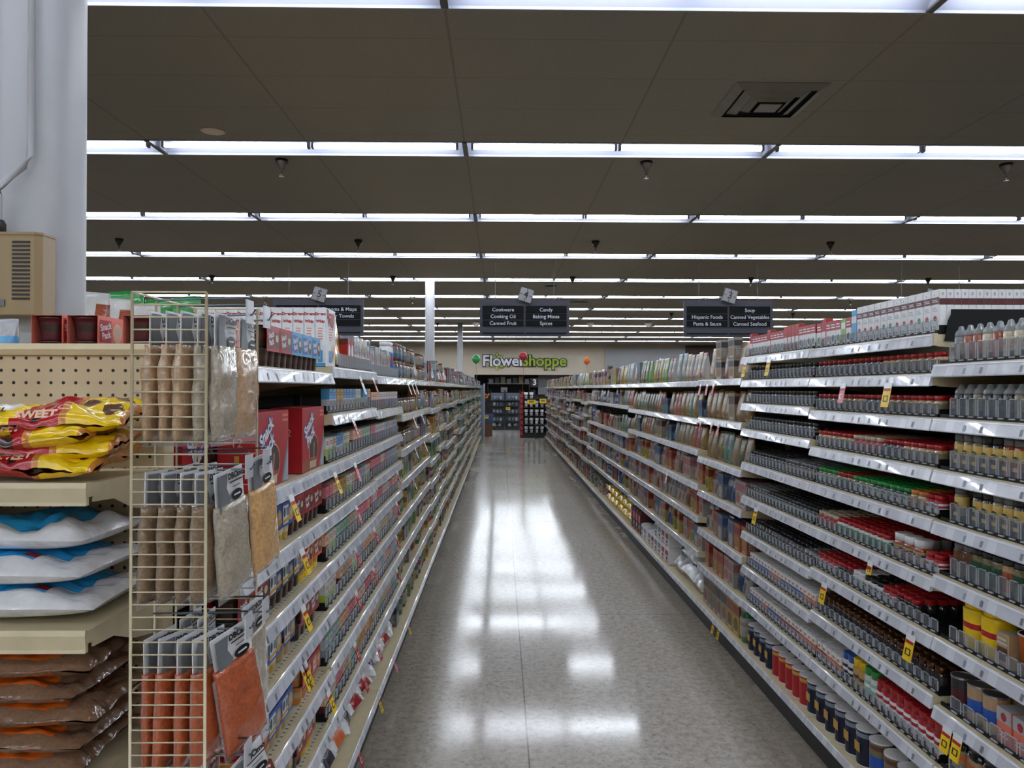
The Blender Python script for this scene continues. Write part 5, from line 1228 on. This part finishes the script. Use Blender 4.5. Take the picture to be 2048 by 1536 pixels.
def hbag(content, seed, desc, wd=.108, ph=.165, T_=.026):
    """hanging bag, front faces -y, top of the header at z = 0"""
    hd = MB(); w2 = .088
    hd.prism([(-w2 / 2, 0), (w2 / 2, 0), (w2 / 2, -.074), (-w2 / 2, -.074)], 'y', -.0015, .0005, M('white'))
    hd.v = [(p[0], p[1] + .004 * math.sin(p[0] * 40 + seed), p[2]) for p in hd.v]
    y = -.0022 - .004
    hd.poly([(-w2 / 2 + .002, y, -.004), (-.010, y, -.004), (-.016, y, -.03), (-.006, y, -.05), (-.014, y, -.072), (-w2 / 2 + .002, y, -.072)], M('grey'))
    hd.text('DBCimo', (.016, y - .0003, -.012), .0145, M('black'), bold=.05); hd.quad([(-.006, y, -.024), (.038, y, -.024), (.038, y, -.0215), (-.006, y, -.0215)], M('black'))
    hd.quad([(.004, y, -.033), (.03, y, -.033), (.03, y, -.031), (.004, y, -.031)], M('grey')); hd.ell((.017, y, -.048), .019, .0095, M('black'), 18); hd.quad([(.006, y - .0003, -.0495), (.028, y - .0003, -.0495), (.028, y - .0003, -.0465), (.006, y - .0003, -.0465)], M('white'))
    hd.quad([(.006, y, -.066), (.028, y, -.066), (.028, y, -.0645), (.006, y, -.0645)], M('grey'))
    m_ = mat('bag_of_' + content[0], content[1], .16, coat=.9, var=.22, vscale=160, bump=.7, bscale=30)
    b = MB(); nu, nv, off = 12, 16, Vector((seed * 3.3, 0, seed))
    N_ = 2 * nu
    for j in range(nv + 1):
        v = j / nv; t = .25 + .75 * math.sin(PI * min(1, .12 + v * .86)) ** .6 if v < .97 else .15
        for i in range(N_):
            a = 2 * PI * i / N_; cx, cy = math.cos(a), math.sin(a)
            x = (abs(cx) ** .6) * (1 if cx > 0 else -1) * wd / 2 * (.92 + .08 * v); n_ = noise.noise(Vector((x * 30, cy * 1.5, v * 5)) + off)
            b.v.append((x * (1 + .03 * n_), (abs(cy) ** .8) * (1 if cy > 0 else -1) * T_ / 2 * t + n_ * .0045 * t, -.058 - v * ph + .006 * n_ * v))
    for j in range(nv):
        for i in range(N_):
            k = (i + 1) % N_; b.f.append((j * N_ + k, j * N_ + i, (j + 1) * N_ + i, (j + 1) * N_ + k)); b.m.append(m_); b.s.append(True)
    b.f.append(tuple(range(N_))); b.m.append(m_); b.s.append(False); b.f.append(tuple(nv * N_ + i for i in range(N_ - 1, -1, -1))); b.m.append(m_); b.s.append(False)
    sl = MB()      # loose clear film round the filled part
    sl.add([(-wd / 2 - .003, -.001, -.07), (wd / 2 + .003, -.001, -.07), (wd / 2 + .004, 0, -.058 - ph - .012), (-wd / 2 - .004, .001, -.058 - ph - .009)], [(0, 3, 2, 1)], CLEARF)
    return Proto('hanging_spice_bag', 'spice bag', b, [('header_card', hd), ('clear_pouch', sl)], (wd, T_, ph), desc)
HB = dict(tan=hbag(('tan_powder', (186, 152, 118)), 1, 'hanging bag of tan ground spice'), grey=hbag(('greyish_seed', (168, 156, 138)), 2, 'hanging bag of grey-beige seeds'), amber=hbag(('golden_powder', (204, 158, 104)), 3, 'hanging bag of golden ground spice'),
          rust=hbag(('rust_powder', (176, 88, 52)), 4, 'hanging bag of rust-red ground chilli'), brown=hbag(('brown_spice', (140, 116, 92)), 5, 'hanging bag of brown spice sticks'), cocoa=hbag(('red_brown_pods', (110, 52, 34)), 6, 'hanging bag of dark red-brown pods'))
NT = ['top', 'second', 'third', 'lowest']
def hang(k, x, y, tier, yaw, tilt, lab, dz=0.0):
    P = HB[k]
    inst(P, (x, y, tiers[tier] + .004 + dz), PI / 2 + yaw, lab, 'bags hanging on the wire rack', ry=tilt)
for tier, (ks, front, near_tilt) in enumerate(((['tan', 'tan', 'tan', 'grey'], ('tan', 'tan'), 0), (['brown', 'brown', 'brown', 'brown'], ('grey', 'amber'), .12), (['rust', 'rust', 'rust', 'rust'], ('rust', 'grey'), .16), (['cocoa', 'cocoa', 'cocoa'], ('cocoa', 'cocoa'), .2))):
    for i, k in enumerate(ks):
        hang(k, xa + .022 + i * .0285, 1.362, tier, RND.uniform(-.1, .1) - .12, RND.uniform(-.03, .03), '%s, %s row, %s from the back, near hook' % (HB[k].desc, NT[tier], ORD[i]))
    for i in range(2): hang(ks[i], xa + .03 + i * .03, 1.478, tier, RND.uniform(-.08, .08), 0, '%s, %s row, %s from the back, far hook' % (HB[ks[i]].desc, NT[tier], ORD[i]))
    if tier == 0:
        hang('grey', xb + .004, 1.375, 0, -.02, 0, HB['grey'].desc + ' at the front of the near top hook'); hang('tan', xb + .010, 1.475, 0, -.03, .02, HB['tan'].desc + ' at the front of the far top hook')
    elif tier == 1:
        hang('grey', xb + .010, 1.375, 1, -.18, -.14, HB['grey'].desc + ', tilted, front of the near hook in the second row'); hang('amber', xb + .030, 1.49, 1, -.14, -.16, HB['amber'].desc + ', front of the far hook in the second row', .015)
    elif tier == 2:
        hang('rust', xb + .014, 1.375, 2, -.42, -.22, HB['rust'].desc + ', tilted at the front of the third row'); hang('grey', xb + .018, 1.49, 2, -.08, -.10, HB['grey'].desc + ', front of the far hook in the third row', .02)
    else: hang('cocoa', xb + .036, 1.39, 3, -.5, -.35, HB['cocoa'].desc + ', swinging out at the foot of the rack')

# bags on the far side of the gondola top behind the first bay
tag(link('rear_shelf', MB().box(-1.74, -1.225, 1.69, 3.9, 1.52, 1.548, CREAM).box(-1.76, -1.74, 1.69, 3.9, 1.51, 1.551, STRIP).mesh('rear_shelf')), 'cream top shelf on the far side of the first gondola bays', 'shelf')
def coff(u, v, f): return 'rust' if u > .74 and v < .86 else ('brown' if .3 < u < .6 and .72 < v < .80 else 'paper')
PB = Proto('pasta_bag', 'bag', soft(.15, .09, .25, coff, 51, nu=12, nv=14, amp=.12), (), (.15, .09, .25), 'cream bag')
def grn(u, v, f): return 'green' if v > .62 or u < .25 else 'peach'
GB = Proto('green_bag', 'bag', soft(.13, .08, .33, grn, 52, nu=12, nv=14, amp=.14, pinch=0), (), (.13, .08, .33), 'green bag')
for i, (x, y) in enumerate(((-1.44, 2.36), (-1.30, 2.42), (-1.31, 2.60), (-1.30, 2.78))): inst(PB, (x, y, 1.5485), .2 * (i % 2), 'cream bag with rust picture on the rear top shelf, %s from the white column' % ORD[i], 'cream bags on the rear shelf')
for i, (x, y) in enumerate(((-1.46, 3.02), (-1.44, 3.28), (-1.44, 3.62), (-1.30, 3.20))): inst(GB, (x, y, 1.5485), .15 - .1 * i, 'green-topped foil bag on the rear top shelf, %s beyond the cream bags' % ORD[i], 'green bags on the rear shelf')
FB = Proto('foil_bag', 'bag', soft(.07, .05, .105, lambda u, v, f: 'lgrey' if v > .6 else 'sky', 61, nu=8, nv=8, amp=.2), (), (.07, .05, .105), 'foil bag')
inst(FB, (-1.135, 1.765, ZL1[0] + .001), .2, 'small silver and blue foil bag at the edge beside the white column')

# ------------------------------------------------------------------ price tags clipped to the shelf strips
def tagm(c, w_=.042, h=.062, head='white'):
    b = MB().box(-w_ / 2, w_ / 2, -.0006, .0006, -h, 0, M(c)); b.box(-w_ / 2, w_ / 2, -.0008, .0008, -.006, .012, M(head, 'plastic'))
    y = -.0012
    b.quad([(-w_ * .3, y, -h * .75), (w_ * .3, y, -h * .75), (w_ * .3, y, -h * .45), (-w_ * .3, y, -h * .45)], M('black' if c == 'yellow' else 'white'))
    b.quad([(-w_ * .16, y - .0003, -h * .7), (w_ * .2, y - .0003, -h * .7), (w_ * .2, y - .0003, -h * .5), (-w_ * .16, y - .0003, -h * .5)], M(c)); b.quad([(-w_ * .45, y, -.016), (w_ * .45, y, -.016), (w_ * .45, y, -.007), (-w_ * .45, y, -.007)], M('red' if c != 'red' else 'pink'))
    return Proto('price_tag', 'price tag', b, (), (w_, .002, h), c + ' price tag')
TG = {c: tagm(c) for c in ('yellow', 'red', 'pink', 'white')}; TG['ybig'] = tagm('yellow', .05, .07); TG['ybig'].desc = 'large yellow picture price tag'; TG['ysq'] = tagm('yellow', .035, .035); TG['ysq'].desc = 'small square yellow tag'
def ptag(c, s, y, z, nb, ri, tilt=.35):
    P = TG[c]; rz = rz_(s)
    o = inst(P, (X_(s, -.0195), y, z - .036), rz, '%s hanging from %s shelf down, %s bay, %s' % (P.desc, ORD[ri], ORD[nb], SIDE[s]), 'price tags clipped to the shelf edges', rx=-tilt)
for c, px, z, ri in (('yellow', 560, ZL1[1], 1), ('yellow', 652, ZL1[1], 1), ('yellow', 583, ZL1[2], 2), ('yellow', 586, ZL1[3], 3), ('yellow', 586, ZL1[4], 4), ('yellow', 590, ZL1[4], 4), ('yellow', 640, ZL1[5], 5)):
    ptag(c, -1, .585 * 1538 / (1001 - px), z, 0, ri)
for c, px, ri in (('white', 705, 0), ('red', 732, 0), ('red', 690, 1), ('pink', 694, 2), ('pink', 697, 3), ('red', 696, 4), ('red', 735, 4), ('red', 697, 5), ('red', 733, 5), ('red', 694, 6), ('red', 712, 7)):
    ptag(c, -1, .585 * 1538 / (1001 - px), (ZL2)[ri], 1, ri)
for c, px, ri in (('red', 783, 3), ('red', 782, 4), ('red', 781, 5), ('red', 783, 6), ('red', 742, 7)):
    ptag(c, -1, .585 * 1538 / (1001 - px), (ZL3)[ri], 2 if px > 752 else 1, ri)
for c, y, z, nb, ri in (('white', 4.6, ZL4[0], 3, 0), ('white', 4.8, ZL4[0], 3, 0), ('white', 5.0, ZL4[0], 3, 0), ('white', 4.9, ZL4[1], 3, 1), ('white', 5.4, ZL4[1], 4, 1), ('white', 5.0, ZL4[2], 3, 2), ('white', 5.6, ZL4[2], 4, 2), ('white', 4.9, ZL4[3], 3, 3), ('red', 3.0, ZDK, 1, 8), ('yellow', 3.5, ZDK, 1, 8), ('red', 2.85, ZDK, 1, 8), ('yellow', 2.72, ZDK, 1, 8), ('pink', 4.0, ZDK, 2, 8), ('yellow', 4.6, ZDK, 3, 7)):
    ptag(c, -1, y, z, nb, ri)
for c, px, z, nb, ri in (('ybig', 1508, ZB[0], 2, 0), ('ybig', 1557, ZB[0], 2, 0), ('pink', 1712, ZC[1], 1, 1), ('ybig', 1806, ZC[1], 1, 1), ('ybig', 1530, ZB[5], 2, 5), ('ysq', 1768, ZC[5], 1, 5), ('ybig', 1672, ZC[6], 1, 6), ('ybig', 1852, ZC[6], 1, 6),
                         ('yellow', 1928, ZD[6], 0, 6), ('yellow', 1950, ZD[6], 0, 6), ('pink', 1415, ZA[0], 3, 0), ('pink', 1429, ZA[0], 3, 0), ('red', 1442, ZA[0], 3, 0), ('red', 1415, ZA[1], 3, 1), ('red', 1438, ZA[1], 3, 1), ('pink', 1452, ZA[1], 3, 1), ('white', 1345, ZA2[3], 4, 3), ('yellow', 1442, ZDK, 3, 6), ('yellow', 1453, ZDK, 3, 6)):
    ptag(c, 1, 1.322 * 1538 / (px - 1001), z, nb, ri, tilt=.2)

# ------------------------------------------------------------------ the far end
def fx_(px, y): return (px - 1001) * y / 1538
def fz_(py, y): return 1.5 + (778 - py) * y / 1538
for px, py, y, c, lb, rr in ((952, 718, 23.3, 'green', 'green foil balloon beside the flower shop sign', .125), (1046, 712, 23.95, 'red', 'red foil balloon in front of the flower shop lettering', .13), (1174, 721, 23.3, 'orange', 'orange-red foil balloon on the spice side of the flower shop sign', .10)):
    x, z = fx_(px, y), fz_(py, y); zb2 = 1.337 if c == 'red' else .92
    t = thing('balloon', lb, 'balloon', (x, y, z), 0, 'foil balloons at the far end')
    b = MB(); prof = [(.012 * 1, -rr * 1.25, M(c, 'film')), (.02, -rr * 1.15, M(c, 'film'))] + [(rr * math.cos(a), rr * 1.1 * math.sin(a), M(c, 'film')) for a in [-1.1, -.8, -.4, 0, .4, .8, 1.15]] + [(.01, rr * 1.08, M(c, 'film'))]
    part('envelope', b.lathe(prof, 20), t); part('ribbon', MB().tube([(0, 0, -rr * 1.25), (.02, 0, -rr * 1.25 - .35), (-.01, 0, -rr * 1.25 - .8), (0, 0, zb2 + .08 - z)], .004, M(c), 4), t)
    bw = MB().box(-.05, .05, -.05, .05, zb2 - z, zb2 + .08 - z, M(c)); part('weight', bw, t)
    st_ = thing('balloon_stand', 'narrow dark counter post under the %s balloon' % c, 'stand', (x, y, 0)) if c != 'red' else None
    if st_: (part('post', MB().box(-.06, .06, -.06, .06, .02, .90, M('char')), st_), part('top_plate', MB().box(-.08, .08, -.08, .08, .90, .919, M('char')), st_), part('foot', MB().box(-.1, .1, -.1, .1, 0, .02, M('char')), st_))
# checkstand light 3
y = 24.6; x = fx_(1069, y)
t = thing('checkout_light', 'black square checkout sign with white number 3', 'sign', (x, y, 0))
part('pole', MB().tube([(0, 0, .0), (0, 0, 1.5)], .025, M('char', 'metal'), 8), t)
part('number_box', MB().box(-.125, .125, -.06, .06, fz_(774, y), fz_(756, y), M('black', 'plastic')).text('3', (0, -.064, fz_(765, y)), .26, M('white'), bold=.03), t)
part('card_reader', MB().box(-.12, .02, -.09, -.03, 1.32, 1.46, M('navy', 'plastic')), t)
# candy rack at the checkout
y = 23.6; x0, x1 = fx_(1040, y), fx_(1095, y)
t = thing('candy_rack', 'black checkout rack with rows of white cups and red side pockets', 'rack', (0, y, 0))
part('frame', MB().box(x0 + .08, x1, 0, .4, 0, .12, M('black')).box(x0 + .08, x1, .36, .4, .12, fz_(790, y), M('black')).box(x0, x0 + .10, 0, .4, 0, fz_(792, y), M('maroon')).box(x1 - .02, x1, 0, .4, .12, fz_(792, y), M('black')).box(x0 + .1, x1 - .02, .29, .40, 1.317, 1.336, M('black')), t)
for k in range(5): part('shelf', MB().box(x0 + .10, x1 - .02, 0, .36, .13 + k * .262, .15 + k * .262, M('black')), t)
for k in range(8): part('red_pocket', MB().prism([(x0 + .0, .09 + k * .165), (x0 + .1, .09 + k * .165), (x0 + .09, .19 + k * .165), (x0 + .01, .19 + k * .165)], 'y', -.03, 0, M('red')), t)
WC = Proto('printed_cup', 'cup', MB().lathe([(.045, 0, M('white')), (.05, .1, M('char')), (.055, .12, M('white')), (.065, .2, M('white'))], 10), (), (.13, .13, .2), 'white printed cup')
for k in range(5):
    for i in range(4 if k < 4 else 2):
        inst(WC, (x0 + .19 + i * .165, y + .12, .151 + k * .262), 0, 'white printed cup, %s shelf up in the checkout candy rack' % ORD[k], 'white cups in the candy rack')
for px, py, y_, w_, h_, lb in ((1063, 804, 23.3, .25, .13, 'yellow price sign on the front of the candy rack'), (1086, 802, 23.55, .20, .14, 'yellow price sign behind the candy rack corner'), (1016, 817, 28.0, .15, .10, 'yellow price sign on the black flower shelves'), (973, 834, 24.0, .13, .09, 'yellow price sign on the blue cooler bin')):
    x, z = fx_(px, y_), fz_(py, y_)
    tag(link('price_sign', MB().box(x - w_ / 2, x + w_ / 2, y_, y_ + .01, z - h_ / 2, z + h_ / 2, M('yellow')).box(x - w_ * .3, x + w_ * .3, y_ - .002, y_, z - h_ * .1, z + h_ * .3, M('khaki')).box(x - .02, x + .02, y_ + .01, y_ + .03, z - h_ / 2, z + h_ / 2, M('char')).mesh('price_sign')), lb, 'price sign', 'yellow price signs at the far end')
# flower department shelves
SILV = M('lgrey', 'plastic')
y = 28.1
for j, (pa, pb) in enumerate(((982, 1008), (1012, 1040))):
    x0, x1 = fx_(pa, y), fx_(pb, y)
    t = thing('flower_shelf', 'black steel shelf unit of glass vases, %s' % ('beside the doorway side' if j == 0 else 'next to the candy rack'), 'shelving', (0, y, 0), 0, 'black vase shelves in the flower department')
    part('back_panel', MB().box(x0, x1, .42, .45, 0, fz_(786, y), mat('pale_shelf_back', (92, 100, 112), .5, var=.05)), t)
    for xx in (x0 - .03, x1): part('upright', MB().box(xx, xx + .03, .38, .45, 0, fz_(780, y), M('char')), t)
    part('base', MB().box(x0, x1, 0, .42, 0, .12, M('black')), t)
    zz = [.12] + [fz_(p_, y) for p_ in (843, 827, 812 if j else 812, 800)]
    for z in zz[1:]: part('shelf', MB().box(x0, x1, .0, .42, z - .03, z, M('black')), t)
    for k, z in enumerate(zz):
        for i in ((0, 1, 2) if k else (0, 1.7)):
            r = .05 if k else .08; c_ = M(['lgrey', 'steel', 'grey'][(int(i) + k) % 3], 'glass')
            V_ = MB().lathe([(r * .6, 0, c_), (r, .05, c_), (r * .8, .12, c_), (r * .9, .17, c_)], 10)
            o = tag(link('vase', V_.mesh('vase')), 'small pale vase, %s shelf up, %s unit of the flower department' % (ORD[k], 'first' if j == 0 else 'second'), 'vase', 'vases on the black shelves'); o.location = (x0 + .09 + i * (x1 - x0 - .14) / 3 + .04, y + .2, z + .001); o.scale = (1, 1, .8)
t = thing('wall_rack', 'long dim wire shelf high in the dark alcove', 'shelf', (0, 34.6, 0))
part('shelf', MB().box(fx_(975, 34.6), fx_(1060, 34.6), 0, .4, 1.72, 1.76, M('grey')), t); part('upright', MB().box(fx_(975, 34.6), fx_(975, 34.6) + .04, .36, .4, 0, 2.1, M('char')), t); part('upright', MB().box(fx_(1060, 34.6) - .04, fx_(1060, 34.6), .36, .4, 0, 2.1, M('char')), t)
for i in range(7):
    o = tag(link('storage_box', MB().cbox(-.1, .1, -.12, .12, 0, .2 + .05 * (i % 3), M(['grey', 'char', 'khaki'][i % 3]), .004).box(-.1, .1, -.01, .01, .2 + .05 * (i % 3), .202 + .05 * (i % 3), M('black')).mesh('storage_box')), 'dim storage box on the high alcove shelf, %s along' % ORD[i], 'box', 'boxes on the alcove shelf'); o.location = (fx_(982, 34.6) + i * .27, 34.8, 1.7605)
t = thing('pedestal_scale', 'grey hanging scale head on a post in the flower department', 'scale', (fx_(1008, 28.9), 28.9, 0)); part('post', MB().tube([(0, 0, 0), (0, 0, 1.40)], .03, M('char', 'metal'), 8), t); part('scale_head', MB().cbox(-.12, .12, -.05, .05, 1.38, 1.56, M('grey', 'plastic'), .01), t)
# flower stand and cooler bin on the pudding side of the far cross aisle
y = 24.2; x = fx_(971, y)
t = thing('display_bin', 'blue-fronted black display bin with slanted clear lid', 'bin', (x, y, 0)); part('body', MB().box(-.22, .22, 0, .5, 0, .45, M('brown')).box(-.24, .24, -.02, .52, .45, .72, M('m_blue')), t)
part('lid', MB().prism([(0, .72), (0.5, .72), (.5, 1.05), (.25, 1.05)], 'x', -.22, .22, M('char', 'glass')), t)
t = thing('flower_bucket', 'bunch of orange flowers in a dark bucket above the display bin', 'flowers', (x - .05, y + .42, 1.051)); part('bucket', MB().lathe([(.08, 0, M('char', 'plastic')), (.11, .12, M('char', 'plastic'))], 12), t)
fl = MB(); rnd = random.Random(4)
for k in range(34):
    a = rnd.uniform(0, 6.28); r = rnd.uniform(0, .17); zz_ = .14 + rnd.uniform(0, .13); c_ = M(rnd.choice(['orange', 'amber', 'orange', 'dgreen']))
    X_m = Matrix.Translation((r * math.cos(a), r * math.sin(a), zz_)) @ Matrix.Rotation(rnd.uniform(-.6, .6), 4, 'X')
    fl.join(MB().lathe([(.006, -.12, M('dgreen')), (.008, 0, c_), (.035, .015, c_), (.03, .03, c_), (.01, .035, c_)], 7), X_m)
part('blossoms', fl, t)
t = thing('gondola_end_board', 'pale grey end panel closing the far end of the pudding side shelves', 'panel', (0, LB[22] + BAY + .02, 0)); part('panel', MB().box(-1.75, -.50, .0, .03, 0, 1.62, M('steel')), t); part('edge_trim', MB().box(-.50, -.46, -.01, .04, 0, 1.66, M('lgrey', 'metal')), t)
# strip display of red pockets by the end panel
t = thing('pocket_strip', 'tall narrow strip of red candy pockets at the far end of the pudding side', 'display', (fx_(957, 23.0), 23.0, 0)); part('board', MB().box(-.05, .05, 0, .04, 0, 1.25, M('maroon')), t)
for k in range(8): part('red_pocket', MB().box(-.045, .045, -.03, 0, .10 + k * .14, .18 + k * .14, M('red')), t)
# low wire basket table near the candy rack
t = thing('side_table', 'small dark metal legged table at the far end of the spice side', 'table', (fx_(1083, 22.9), 22.9, 0)); part('top', MB().box(-.2, .2, -.15, .15, .42, .45, M('char')), t)
for sx in (-1, 1):
    for sy in (-1, 1): part('leg', MB().box(sx * .18 - .012, sx * .18 + .012, sy * .13 - .012, sy * .13 + .012, 0, .42, M('char')), t)
